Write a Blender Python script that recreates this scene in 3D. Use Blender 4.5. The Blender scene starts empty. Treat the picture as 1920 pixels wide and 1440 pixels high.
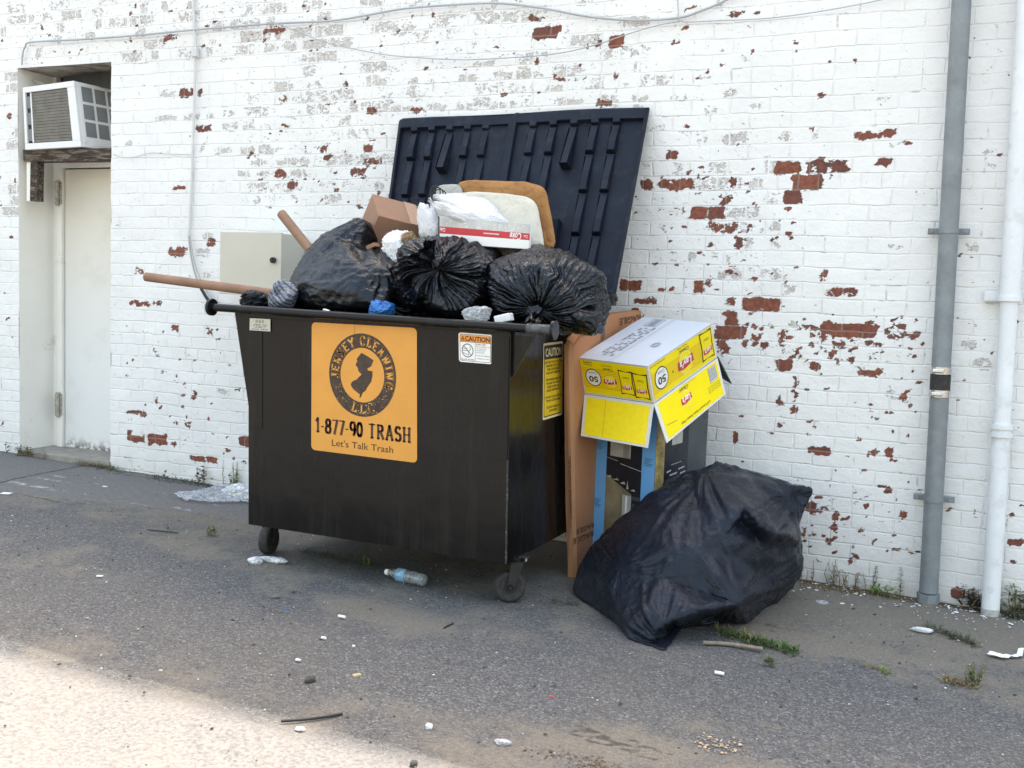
import bpy, bmesh, math, random
import numpy as np
from mathutils import Vector, Matrix, geometry
random.seed(7); np.random.seed(7)
SC = bpy.context.scene
COL = SC.collection

# ------------------------------------------------------------------ camera model
FPX = 2000.0; CX, CY = 960.0, 720.0
CXv = np.array([0.91694228, 0.06591752, -0.39353746])   # world X (along wall, right) in camera axes
CNv = np.array([0.39749501, -0.06475806, 0.91531640])   # world Y (into the wall)
CZv = np.array([0.03485067, -0.99572148, -0.08558129])  # world Z
D = 5.62144; ZO = 1.45902; GA = -0.027084; GB = 0.01
SUNE=4.6; SKYS=.655; TINT=(1.12,1.0,.88)

def ray(px, py):
    r = np.array([px-CX, py-CY, FPX])
    return float(r@CXv), float(r@CNv), float(r@CZv)
def at_y(px, py, y=0.0):
    a, b, c = ray(px, py); t = (D+y)/b
    return Vector((a*t, y, c*t+ZO))
def at_x(px, py, x):
    a, b, c = ray(px, py); t = x/a
    return Vector((x, b*t-D, c*t+ZO))
def at_d(px, py, d):
    a, b, c = ray(px, py); t = d/FPX
    return Vector((a*t, b*t-D, c*t+ZO))
def on_g(px, py, h=0.0):
    a, b, c = ray(px, py)
    t = (h-ZO-GB*D)/(c-GA*a-GB*b)
    return Vector((a*t, b*t-D, c*t+ZO))
def gz(x, y): return GA*x+GB*y

# ------------------------------------------------------------------ helpers
def link(o, parent=None):
    COL.objects.link(o)
    if parent is not None: o.parent = parent
    return o
def tag(o, label=None, cat=None, group=None, kind=None):
    if label: o['label'] = label
    if cat: o['category'] = cat
    if group: o['group'] = group
    if kind: o['kind'] = kind
    return o
def empty(name, loc, label=None, cat=None, group=None):
    o = bpy.data.objects.new(name, None); o.location = loc; o.empty_display_size = .05
    link(o); tag(o, label, cat, group); return o

class MB:
    """collects shapes in world coordinates, builds one mesh object"""
    def __init__(s): s.v=[]; s.f=[]; s.m=[]; s.sm=[]
    def add(s, verts, faces, mi=0, smooth=False):
        b=len(s.v); s.v += [tuple(v) for v in verts]
        for f in faces: s.f.append([b+i for i in f]); s.m.append(mi); s.sm.append(smooth)
        return s
    def hexa(s, p, mi=0, bev=0.0):
        # p: 8 points, bottom loop 0-3, top loop 4-7
        F=[(3,2,1,0),(4,5,6,7),(0,1,5,4),(1,2,6,5),(2,3,7,6),(3,0,4,7)]
        if bev<=0: return s.add(p,F,mi)
        bm=bmesh.new(); vs=[bm.verts.new(q) for q in p]
        for f in F: bm.faces.new([vs[i] for i in f])
        bmesh.ops.bevel(bm, geom=bm.edges[:], offset=bev, segments=2, affect='EDGES', profile=.6)
        bmesh.ops.recalc_face_normals(bm, faces=bm.faces)
        s.bm(bm, mi, False); return s
    def bm(s, bm, mi=0, smooth=False):
        bm.verts.index_update()
        s.add([v.co[:] for v in bm.verts], [[v.index for v in f.verts] for f in bm.faces], mi, smooth); bm.free()
    def box(s, c, size, mi=0, bev=0.0, M=None):
        x,y,z=[q/2 for q in size]
        p=[Vector(q) for q in [(-x,-y,-z),(x,-y,-z),(x,y,-z),(-x,y,-z),(-x,-y,z),(x,-y,z),(x,y,z),(-x,y,z)]]
        if M is not None: p=[M@q for q in p]
        return s.hexa([q+Vector(c) for q in p],mi,bev)
    def tube(s, pts, r, mi=0, n=12, caps=True, smooth=True, rs=None):
        pts=[Vector(p) for p in pts]; N=len(pts); rings=[]
        t0=(pts[1]-pts[0]).normalized()
        up=Vector((0,0,1)) if abs(t0.z)<.9 else Vector((1,0,0))
        a=t0.cross(up).normalized()
        b0=len(s.v); V=[];F=[]
        for i,p in enumerate(pts):
            t=((pts[min(i+1,N-1)]-pts[max(i-1,0)])).normalized()
            a=(a-t*a.dot(t)).normalized(); b=t.cross(a)
            rr=r if rs is None else rs[i]
            for k in range(n):
                an=2*math.pi*k/n; V.append(p+a*math.cos(an)*rr+b*math.sin(an)*rr)
        for i in range(N-1):
            for k in range(n):
                F.append((i*n+k,i*n+(k+1)%n,(i+1)*n+(k+1)%n,(i+1)*n+k))
        s.add(V,F,mi,smooth)
        if caps:
            s.add(V[:n],[list(range(n))[::-1]],mi,False); s.add(V[-n:],[list(range(n))],mi,False)
        return s
    def poly_prism(s, pts, off, mi=0):
        n=len(pts); P=[Vector(p) for p in pts]; Q=[p+Vector(off) for p in P]
        F=[list(range(n)), list(range(2*n-1,n-1,-1))]
        F+=[(i,n+i,n+(i+1)%n,(i+1)%n) for i in range(n)]
        return s.add(P+Q,F,mi)
    def build(s, name, mats, parent=None, origin=None):
        me=bpy.data.meshes.new(name)
        v=s.v
        o=bpy.data.objects.new(name,me)
        if parent is not None: off=Vector(parent.location)
        else: off=Vector(origin) if origin is not None else Vector((0,0,0))
        me.from_pydata([(a-off.x,b-off.y,c-off.z) for a,b,c in v],[],s.f)
        if not isinstance(mats,(list,tuple)): mats=[mats]
        for m in mats: me.materials.append(m)
        me.polygons.foreach_set('material_index', s.m)
        me.polygons.foreach_set('use_smooth', s.sm)
        me.update(); me.validate()
        if parent is None and origin is not None: o.location=off
        return link(o,parent)

# ------------------------------------------------------------------ numpy noise
_P=np.random.RandomState(3).permutation(256); _P=np.concatenate([_P,_P,_P])
_G=np.random.RandomState(5).normal(size=(256,3)); _G/=np.linalg.norm(_G,axis=1)[:,None]
def pnoise(p):
    p=np.asarray(p,float); i=np.floor(p).astype(int); f=p-i; i&=255
    u=f*f*f*(f*(f*6-15)+10); out=np.zeros(len(p))
    for dx in(0,1):
        for dy in(0,1):
            for dz in(0,1):
                h=_P[_P[_P[(i[:,0]+dx)&255]+((i[:,1]+dy)&255)]+((i[:,2]+dz)&255)]&255
                g=_G[h]; d=f-np.array([dx,dy,dz])
                w=(u[:,0] if dx else 1-u[:,0])*(u[:,1] if dy else 1-u[:,1])*(u[:,2] if dz else 1-u[:,2])
                out+=w*(g*d).sum(1)
    return out*1.5
def fbm(p,o=3):
    s=0;a=1.
    for k in range(o): s=s+a*pnoise(p*2**k+k*17.3); a*=.5
    return s
def ridge(p,o=2,warp=.35):
    q=p+warp*np.stack([pnoise(p*.7+5),pnoise(p*.7+19),pnoise(p*.7+31)],1)
    s=0;a=1.
    for k in range(o):
        s=s+a*(1-2*np.abs(pnoise(q*1.9**k+k*11.1)))**3; a*=.5
    return s

# ------------------------------------------------------------------ materials
class NT:
    def __init__(s,name):
        m=bpy.data.materials.new(name); m.use_nodes=True; s.m=m; s.t=m.node_tree; s.n=s.t.nodes
        s.b=s.n['Principled BSDF']; s.out=s.n['Material Output']
    def N(s,typ,**kw):
        n=s.n.new(typ)
        for k,v in kw.items():
            if k.startswith('i_'):
                key=k[2:]; key=int(key) if key.isdigit() else key.replace('_',' ')
                n.inputs[key].default_value=v
            else: setattr(n,k,v)
        return n
    def L(s,a,b): s.t.links.new(a,b)
    def coord(s,kind='Object'): return s.N('ShaderNodeTexCoord').outputs[kind]
    def geo(s): return s.N('ShaderNodeNewGeometry').outputs['Position']
    def noise(s,vec,scale,detail=4,rough=.55,dist=0):
        detail=min(detail,4) if scale>20 else min(detail,5)
        n=s.N('ShaderNodeTexNoise',i_Scale=scale,i_Detail=detail,i_Roughness=rough,i_Distortion=dist); s.L(vec,n.inputs['Vector']); return n.outputs['Fac']
    def vor(s,vec,scale,feature='F1',out='Distance'):
        n=s.N('ShaderNodeTexVoronoi',feature=feature,i_Scale=scale); s.L(vec,n.inputs['Vector']); return n.outputs[out]
    def ramp(s,fac,stops,interp='LINEAR'):
        r=s.N('ShaderNodeValToRGB'); r.color_ramp.interpolation=interp; e=r.color_ramp.elements
        while len(e)<len(stops): e.new(.5)
        for i,(p,c) in enumerate(stops):
            e[i].position=p; e[i].color=(c if len(c)==4 else (*c,1)) if not isinstance(c,(int,float)) else (c,c,c,1)
        s.L(fac,r.inputs['Fac']); return r.outputs['Color']
    def mix(s,f,a,b,blend='MIX'):
        n=s.N('ShaderNodeMix',data_type='RGBA',blend_type=blend)
        for v,k in((f,0),(a,6),(b,7)):
            if isinstance(v,(int,float)): n.inputs[k].default_value=v if k==0 else (v,v,v,1)
            elif isinstance(v,tuple): n.inputs[k].default_value=(*v[:3],1)
            else: s.L(v,n.inputs[k])
        return n.outputs[2]
    def math(s,op,a,b=0.0,c=None):
        n=s.N('ShaderNodeMath',operation=op)
        for i,v in enumerate((a,b,c)):
            if v is None: continue
            if isinstance(v,(int,float)): n.inputs[i].default_value=v
            else: s.L(v,n.inputs[i])
        return n.outputs[0]
    def mapr(s,v,a,b,c=0.,d=1.,smooth=True):
        n=s.N('ShaderNodeMapRange',interpolation_type='SMOOTHSTEP' if smooth else 'LINEAR',i_1=a,i_2=b,i_3=c,i_4=d); s.L(v,n.inputs[0]); return n.outputs[0]
    def bump(s,h,strength,dist=.01,normal=None):
        n=s.N('ShaderNodeBump',i_Strength=strength,i_Distance=dist); s.L(h,n.inputs['Height'])
        if normal is not None: s.L(normal,n.inputs['Normal'])
        return n.outputs['Normal']
    def attr(s,name):
        return s.N('ShaderNodeAttribute',attribute_name=name).outputs['Fac']
    def set(s,k,v):
        if isinstance(v,(int,float)): s.b.inputs[k].default_value=v
        elif isinstance(v,tuple): s.b.inputs[k].default_value=(*v[:3],1)
        else: s.L(v,s.b.inputs[k])
def mat(name,col,rough=.6,metal=0.,var=.12,vscale=6.,bump=0.,bscale=60.,spec=.5,trans=0.,alpha=1.,dirt=None,sheen=0):
    t=NT(name); g=t.geo(); nz=t.noise(g,vscale,5,.6)
    lo=tuple(c*(1-var) for c in col); hi=tuple(min(1,c*(1+var)) for c in col)
    c=t.ramp(nz,[(.3,lo),(.7,hi)])
    if dirt: 
        d=t.mapr(t.noise(g,vscale*2.3,6,.7),.52,.68,0,dirt[1]); c=t.mix(d,c,dirt[0])
    t.set('Base Color',c); t.set('Metallic',metal); t.set('Specular IOR Level',spec)
    t.set('Roughness',t.mapr(t.noise(g,vscale*3,3),.3,.7,max(0,rough-.08),min(1,rough+.08)))
    if bump: t.set('Normal',t.bump(t.noise(g,bscale,4,.6),bump,.004))
    if trans: t.set('Transmission Weight',trans)
    if alpha<1: t.set('Alpha',alpha)
    return t.m
M={}
t=NT('black_paint'); g=t.geo(); mp=t.N('ShaderNodeMapping'); mp.inputs['Scale'].default_value=(9,9,.7); t.L(g,mp.inputs[0])
st=t.noise(mp.outputs[0],1.5,5,.6); cc=t.ramp(t.noise(g,3,5),[(.3,(.0058,.0056,.0060)),(.7,(.0088,.0084,.0088))])
cc=t.mix(t.mapr(st,.52,.72,0,.5),cc,(.020,.018,.016)); sc_=t.noise(g,55,4,.7); cc=t.mix(t.math('MULTIPLY',t.mapr(sc_,.66,.72),t.mapr(t.noise(g,2.2,4),.5,.65)),cc,(.05,.047,.045))
t.set('Base Color',cc); t.set('Roughness',t.mapr(st,.35,.7,.18,.34)); t.set('Specular IOR Level',.27)
t.set('Normal',t.bump(t.noise(g,2.6,3,.5),.35,.03,t.bump(t.noise(g,9,3,.5),.12,.01))); M['black_paint']=t.m
M['black_dull']=mat('black_dull',(.018,.018,.019),.6,var=.3)
M['lid']=mat('lid_plastic',(.0080,.0115,.0225),.5,spec=.22,var=.18,vscale=5,bump=.1,bscale=200,dirt=((.05,.055,.065),.25))
M['rubber']=mat('rubber',(.025,.025,.026),.75,var=.3,vscale=40,dirt=((.12,.11,.1),.4))
M['steel']=mat('galvanised',(.21,.235,.255),.5,metal=.15,spec=.4,var=.14,vscale=9,bump=.08,bscale=90,dirt=((.32,.34,.35),.25))
M['chrome']=mat('bright_steel',(.62,.63,.65),.25,metal=1,var=.15,vscale=30)
M['conduit']=mat('painted_conduit',(.60,.61,.62),.5,var=.08,vscale=14)
M['cable']=mat('grey_cable',(.42,.42,.42),.5,var=.1)
M['white_pvc']=mat('white_painted_pipe',(.74,.765,.80),.55,spec=.3,bump=.3,bscale=40,var=.05,vscale=5,dirt=((.35,.35,.36),.25))
M['cream']=mat('cream_enamel',(.54,.515,.45),.42,var=.03,vscale=4)
M['wood']=None
M['tube_card']=mat('tube_cardboard',(.25,.145,.095),.8,var=.16,vscale=9,bump=.2,bscale=90)
M['card']=mat('brown_cardboard',(.29,.165,.105),.85,var=.1,vscale=5,bump=.1,bscale=120)
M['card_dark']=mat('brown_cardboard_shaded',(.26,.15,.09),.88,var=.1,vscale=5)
M['card_orange']=mat('orange_brown_cardboard',(.40,.185,.092),.85,var=.1,vscale=4,bump=.1,bscale=120)
M['tape']=mat('brown_tape',(.20,.125,.085),.35,var=.15,vscale=20)
M['ink']=mat('ink_black',(.03,.025,.025),.7,var=.3,vscale=60)
M['ink_brown']=mat('ink_brown',(.12,.055,.03),.7,var=.3,vscale=60)
M['foam']=mat('tan_foam',(.34,.165,.055),.9,var=.18,vscale=12,bump=.5,bscale=60,dirt=((.22,.10,.035),.6))
M['cream_cloth']=mat('cream_fabric',(.54,.515,.44),.9,var=.08,vscale=8,bump=.4,bscale=40,dirt=((.36,.33,.27),.4))
M['grey_cloth']=mat('grey_fabric',(.36,.36,.34),.9,var=.12,vscale=15,bump=.3)
M['thin_white']=mat('thin_white_film',(.62,.63,.66),.38,var=.05,vscale=14,bump=.3,bscale=30,alpha=.97)
M['white_bag']=mat('white_film',(.78,.79,.81),.35,var=.05,vscale=20)
M['paper']=mat('white_paper',(.74,.76,.80),.7,var=.07,vscale=20)
M['white_card']=mat('white_card',(.56,.59,.645),.55,var=.03,vscale=6)
M['edge_card']=mat('white_card_edge',(.66,.66,.60),.6,var=.06,vscale=20)
M['blue_film']=mat('blue_film',(.03,.17,.52),.35,var=.2,vscale=30)
M['yellow']=mat('yellow_print',(.86,.69,.003),.45,spec=.2,var=.035,vscale=8)
M['yellow2']=mat('yellow_sticker',(.76,.53,.02),.4,var=.06,vscale=8)
M['orange_line']=mat('orange_print',(.62,.26,.01),.45,var=.05)
M['red']=mat('red_print',(.52,.03,.045),.45,var=.08)
M['white_ink']=mat('white_print',(.8,.8,.8),.5,var=.02)
M['orange']=mat('orange_sticker',(.66,.30,.05),.38,var=.05,vscale=6)
M['orange2']=mat('orange_header',(.80,.30,.04),.4,var=.05)
M['blue_card']=mat('sky_blue_print',(.15,.40,.78),.4,var=.06,vscale=5)
M['dark_photo']=mat('dark_print',(.012,.015,.024),.35,var=.5,vscale=8)
M['dark_side']=mat('dark_slate_print',(.055,.065,.075),.35,var=.3,vscale=6)
M['silver_print']=mat('silver_print',(.42,.42,.40),.4,var=.25,vscale=12)
M['bronze_print']=mat('bronze_print',(.20,.17,.11),.4,var=.4,vscale=8)
M['gold_print']=mat('gold_print',(.30,.23,.09),.35,var=.6,vscale=22)
M['silver_label']=mat('silver_label',(.50,.50,.46),.4,metal=.3,var=.08)
M['ac_white']=mat('white_enamel',(.74,.75,.77),.4,var=.03,vscale=5)
M['ac_grey']=mat('grey_louvre',(.19,.20,.215),.6,var=.08,vscale=8)
M['stone']=mat('pale_pebble',(.50,.48,.45),.9,var=.3,vscale=80)
M['dark_stone']=mat('dark_pebble',(.06,.055,.05),.9,var=.4,vscale=80)
M['leaf']=mat('weed_leaf',(.07,.115,.03),.6,var=.4,vscale=60)
M['leaf2']=mat('bright_weed_leaf',(.13,.22,.03),.55,var=.3,vscale=60)
M['dry']=mat('dry_grass',(.22,.17,.09),.8,var=.3,vscale=60)
M['leaf_dark']=mat('dusty_dark_weed',(.075,.085,.05),.7,var=.4,vscale=60)

def mk_bag_mat(name,col,rough,bscale=30,bs=.5,spec=.40):
    t=NT(name); g=t.geo()
    t.set('Base Color',t.ramp(t.noise(g,9,4),[(.3,tuple(c*.7 for c in col)),(.75,tuple(c*1.4 for c in col))]))
    t.set('Roughness',t.mapr(t.noise(g,14,5,.7),.35,.7,rough-.08,rough+.14))
    t.set('Specular IOR Level',spec); t.b.inputs['Specular Tint'].default_value=(.78,.88,1,1)  # blue tint puts a sky reflection into the plastic's sheen
    # crinkles: stretched ridged noise
    n1=t.noise(g,bscale,6,.62,.6); r1=t.math('ABSOLUTE',t.math('SUBTRACT',n1,.5))
    n2=t.noise(g,bscale*.35,4,.6,1.2); r2=t.math('ABSOLUTE',t.math('SUBTRACT',n2,.5))
    h=t.math('ADD',t.math('MULTIPLY',r1,.6),r2)
    t.set('Normal',t.bump(h,bs,.03)); return t.m
M['bag']=mk_bag_mat('black_bin_liner',(.0045,.0052,.0075),.21,26,.35)
M['bag_floor']=mk_bag_mat('black_heavy_sack',(.0115,.0140,.0225),.31,20,.34,.24)

def wood_mat():
    t=NT('weathered_wood'); g=t.geo(); mp=t.N('ShaderNodeMapping'); mp.inputs['Scale'].default_value=(4,30,30); t.L(g,mp.inputs[0])
    n=t.noise(mp.outputs[0],1.6,8,.75,.6)
    t.set('Base Color',t.ramp(n,[(.3,(.012,.008,.006)),(.5,(.05,.032,.022)),(.62,(.22,.19,.16)),(.72,(.06,.04,.03))]))
    t.set('Roughness',.85); t.set('Normal',t.bump(n,.6,.01)); return t.m
M['wood']=wood_mat()
def clear_mat(name,col=(.95,.97,1),alpha=.45,rough=.2):
    t=NT(name); g=t.geo()
    t.set('Base Color',col); t.set('Roughness',rough)
    n=t.noise(g,40,5,.6,1.0)
    t.set('Alpha',t.mapr(n,.35,.65,alpha*.5,min(1,alpha*1.5)))
    t.set('Normal',t.bump(n,.6,.01)); return t.m
M['film']=clear_mat('clear_film',(.70,.74,.80),.40,.42)
M['bottle']=clear_mat('clear_bottle',(.55,.60,.64),.62,.08)
M['film_white']=clear_mat('milky_film',(.80,.82,.85),.85,.3)

# ------------------------------------------------------------------ brick wall material
ROW=.078; BW=.205
def brick_mat():
    t=NT('peeling_white_painted_brick'); co=t.geo()
    sep=t.N('ShaderNodeSeparateXYZ'); t.L(co,sep.inputs[0]); x,y,z=sep.outputs
    # wobble the courses a little
    wob=t.noise(co,1.3,3); wob2=t.noise(co,9,3)
    z2=t.math('ADD',z,t.math('ADD',t.math('MULTIPLY',t.math('SUBTRACT',wob,.5),.040),t.math('MULTIPLY',t.math('SUBTRACT',wob2,.5),.018)))
    x2=t.math('ADD',t.math('SUBTRACT',x,y),t.math('MULTIPLY',t.math('SUBTRACT',t.noise(co,7,3),.5),.024))
    cmb=t.N('ShaderNodeCombineXYZ'); t.L(t.math('ADD',x2,20*BW),cmb.inputs[0]); t.L(t.math('ADD',z2,100*ROW),cmb.inputs[1])
    br=t.N('ShaderNodeTexBrick',offset=.5,offset_frequency=2,squash=.5,squash_frequency=7)
    br.inputs['Scale'].default_value=1; br.inputs['Brick Width'].default_value=BW; br.inputs['Row Height'].default_value=ROW
    br.inputs['Mortar Size'].default_value=.0065; br.inputs['Mortar Smooth'].default_value=.9
    br.inputs['Color1'].default_value=(0,0,0,1); br.inputs['Color2'].default_value=(1,1,1,1); br.inputs['Mortar'].default_value=(.5,.5,.5,1)
    t.L(cmb.outputs[0],br.inputs['Vector'])
    mort=br.outputs['Fac']; bid=t.N('ShaderNodeSeparateColor'); t.L(br.outputs['Color'],bid.inputs[0]); bid=bid.outputs[0]
    mp=t.N('ShaderNodeMapping'); mp.inputs['Scale'].default_value=(1,1,1.5); t.L(co,mp.inputs[0]); cs=mp.outputs[0]
    nA=t.noise(cs,19,8,.72,.7); nB=t.noise(cs,62,6,.65,.3); nC=t.noise(cs,13,5,.6,.8)
    red=t.attr('red'); gry=t.attr('grey')
    nz=t.math('ADD',t.math('MULTIPLY',nA,.58),t.math('ADD',t.math('MULTIPLY',nB,.30),t.math('MULTIPLY',nC,.12)))
    rv=t.math('ADD',red,t.math('MULTIPLY',t.math('SUBTRACT',nz,.5),3.0))
    rv=t.math('SUBTRACT',rv,t.math('MULTIPLY',mort,.12))
    rm=t.mapr(rv,.47,.53)
    # grey: old chalky layer on the brick faces, outlined by a painted paint-edge shadow
    nG=t.math('ADD',t.math('MULTIPLY',t.noise(cs,20,8,.75,.9),.6),t.math('MULTIPLY',nB,.4))
    gv=t.math('ADD',gry,t.math('MULTIPLY',t.math('SUBTRACT',nG,.5),2.9))
    gv=t.math('SUBTRACT',gv,t.math('MULTIPLY',mort,.75))
    gm=t.mapr(gv,.47,.53)
    edge=t.math('MULTIPLY',t.mapr(gv,.44,.50),t.mapr(gv,.58,.51))
    redge=t.math('MULTIPLY',t.mapr(rv,.42,.49),t.mapr(rv,.60,.52))
    # colours
    white=t.ramp(t.noise(co,2.2,6,.6),[(.3,(.755,.76,.765)),(.55,(.80,.80,.805)),(.75,(.83,.828,.825))])
    white=t.mix(t.mapr(t.noise(co,26,5,.7),.60,.74,0,.22),white,(.62,.62,.62))
    lowz=t.math('ADD',t.mapr(z,.55,.02,0,.5),t.mapr(z,.12,.0,0,.4))
    dirtc=t.math('MULTIPLY',t.math('MULTIPLY',lowz,t.noise(co,9,6,.7)),.75)
    white=t.mix(dirtc,white,(.42,.39,.35))
    white=t.mix(t.math('MULTIPLY',mort,t.mapr(t.noise(co,7,6,.75),.48,.72,.0,.26)),white,(.52,.52,.52))
    # hairline dark cracks along mortar
    ck=t.math('MULTIPLY',t.math('MULTIPLY',mort,t.mapr(t.noise(co,6,6,.75,1.),.57,.63)),.45)
    white=t.mix(ck,white,(.16,.14,.13))
    rcol=t.ramp(t.noise(co,40,6,.7),[(.25,(.085,.032,.024)),(.5,(.215,.068,.042)),(.75,(.32,.115,.07))])
    rcol=t.mix(t.mapr(bid,.2,.9,0,.55),rcol,(.10,.045,.04),'MIX')
    rcol=t.mix(t.math('MULTIPLY',mort,.55),rcol,(.30,.25,.21))
    gcol=t.ramp(t.noise(co,55,6,.75),[(.30,(.24,.18,.17)),(.40,(.54,.51,.49)),(.7,(.70,.68,.66))])
    c=t.mix(gm,white,gcol)
    c=t.mix(t.math('MULTIPLY',edge,.8),c,(.20,.17,.17))
    c=t.mix(rm,c,rcol)
    c=t.mix(t.math('MULTIPLY',redge,.6),c,(.10,.06,.055))
    t.set('Base Color',c); t.set('Roughness',.62); t.set('Specular IOR Level',.3)
    hgt=t.math('MULTIPLY',mort,t.mapr(t.noise(co,5,4,.6),.35,.62,-.15,-.55))
    hgt=t.math('ADD',hgt,t.math('MULTIPLY',t.noise(co,13,7,.62),1.25))
    hgt=t.math('ADD',hgt,t.math('MULTIPLY',bid,.18))
    b1=t.bump(hgt,.75,.008)
    pl=t.math('ADD',t.math('MULTIPLY',gm,-.5),t.math('MULTIPLY',rm,-1))
    pl=t.math('ADD',pl,t.math('MULTIPLY',t.noise(co,130,4,.6),.25))
    t.set('Normal',t.bump(pl,.8,.004,b1))
    return t.m
M['brick']=brick_mat()
t=NT('old_cream_paint'); co=t.geo()
c=t.ramp(t.noise(co,1.5,5,.6),[(.3,(.80,.78,.72)),(.7,(.90,.885,.85))])
c=t.mix(t.mapr(t.noise(co,5,7,.75,.5),.60,.72,0,.35),c,(.40,.33,.24)); t.set('Base Color',c); t.set('Roughness',.5)
t.set('Normal',t.bump(t.noise(co,9,5),.25,.01)); M['cream_paint']=t.m
t=NT('painted_door'); co=t.geo(); sp=t.N('ShaderNodeSeparateXYZ'); t.L(co,sp.inputs[0])
up=t.mapr(sp.outputs[2],.6,2.3)
c=t.mix(up,(.78,.79,.80),(.74,.71,.63)); c=t.mix(t.mapr(t.noise(co,3,6,.7),.5,.75,0,.25),c,(.5,.46,.38))
rust=t.math('MULTIPLY',t.mapr(sp.outputs[2],.30,.17),t.mapr(t.noise(co,18,6,.7),.42,.58)); c=t.mix(rust,c,(.10,.035,.018))
t.set('Base Color',c); t.set('Roughness',.45); M['door']=t.m
t=NT('soffit_plaster'); co=t.geo()
c=t.ramp(t.noise(co,7,6,.7,.6),[(.3,(.12,.10,.08)),(.55,(.40,.36,.30)),(.75,(.55,.51,.44))]); t.set('Base Color',c); t.set('Roughness',.8); M['soffit']=t.m

# ------------------------------------------------------------------ peeling patches (type,x0,y0,x1,y1) along the wall
RED="""s 1453 304 1500 326;r 1250 281 1272 302;r 1640 296 1674 312;s 1486 329 1541 355;s 1470 357 1500 381;r 1555 328 1565 338;r 1234 335 1300 355;r 1200 335 1225 355;r 1365 330 1382 354;r 1340 367 1372 382;s 1297 388 1326 410;s 1330 388 1357 410;d 1265 388 1287 398;d 1330 415 1382 437;d 1400 420 1412 440;r 1375 445 1396 468;r 1325 455 1340 466;r 1510 300 1590 325;r 1600 245 1655 265;r 1655 240 1681 255;r 1370 20 1400 30;r 1414 19 1430 32;r 1290 11 1309 22;r 1281 42 1292 56;s 1160 527 1202 543;r 1187 558 1229 570;r 1233 538 1270 546;s 1303 527 1319 549;r 1321 527 1333 540;r 1337 541 1350 550;s 1393 558 1427 582;s 1431 560 1463 583;r 1360 557 1378 572;r 1357 582 1385 608;r 1538 505 1550 528;d 1547 536 1614 558;r 1398 546 1415 553;r 1540 606 1640 632;s 1555 608 1642 628;r 1490 609 1560 617;r 1623 598 1641 625;s 1562 622 1640 632;r 1668 605 1700 618;d 1660 622 1725 636;s 1340 612 1394 634;r 1343 635 1362 655;r 1404 622 1427 640;r 1408 641 1425 653;r 1431 643 1442 650;r 1455 617 1473 650;r 1622 640 1655 650;r 1535 622 1552 636;r 1515 637 1523 647;r 1541 653 1548 665;d 1560 636 1590 655;s 1456 675 1485 696;s 1519 681 1538 693;r 1607 690 1655 707;r 1487 703 1495 755;r 1483 758 1494 780;r 1457 743 1468 765;r 1461 765 1466 806;r 1628 745 1635 772;r 1631 776 1639 790;s 1374 810 1382 832;s 1517 840 1556 851;r 1573 850 1592 857;r 1632 842 1645 860;r 1584 820 1590 840;r 1568 872 1575 881;d 1360 838 1372 844;r 1692 813 1705 819;s 1513 943 1527 962;d 1537 948 1565 960;s 1561 958 1573 975;r 1562 978 1574 1002;r 1558 1004 1572 1015;r 1516 999 1532 1009;r 1653 966 1657 980;d 1666 996 1683 1010;r 1676 1026 1690 1036;r 1695 1030 1714 1037;r 1594 1041 1618 1049;s 1890 1013 1918 1023;s 1784 1104 1808 1120;r 1912 1106 1920 1120;r 1502 985 1510 1015;d 1500 940 1512 950
d 680 30 694 42;s 1000 52 1045 72;s 1046 49 1054 62;r 990 28 1022 40;r 926 83 938 90;r 1110 74 1130 90;s 1144 67 1170 88;r 1003 105 1015 125;r 1118 186 1150 198;d 770 200 800 215;r 690 200 706 216;d 640 150 655 170;d 1040 145 1090 152
r 335 166 362 183;r 366 166 376 182;r 366 233 398 249;s 326 350 352 354;r 524 231 544 238;r 596 270 615 287;r 681 272 697 288;d 680 294 720 310;r 656 316 690 334;r 513 318 535 332;r 536 340 559 355;r 317 463 350 481;r 390 446 405 462;r 493 50 535 63;d 236 70 250 82;d 305 62 335 78;r 241 561 270 574;r 270 565 282 577;d 286 562 306 575;r 323 606 337 622;d 386 613 402 629;s 239 770 262 775;r 262 771 275 780;r 237 805 248 818;s 240 817 272 827;s 278 815 313 832;r 318 826 332 836;r 344 791 360 802;d 325 788 335 797;s 356 856 383 864;s 387 857 405 867;s 447 819 466 835;r 451 861 466 871;r 436 728 455 733;d 360 730 370 750;d 0 790 8 800;d 250 500 270 516;d 290 745 300 755;d 520 178 535 190;d 610 190 630 200;r 1845 340 1850 345;d 1676 664 1681 674;r 1240 305 1246 312;d 1418 25 1428 33;r 1316 330 1322 335;s 1183 578 1195 586;r 1186 540 1196 548;d 1233 530 1240 545;d 1500 548 1507 560;d 1597 700 1603 712;d 1576 560 1582 566;d 425 680 436 690;d 300 695 312 703;d 330 700 337 708;r 290 748 297 756"""
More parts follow.
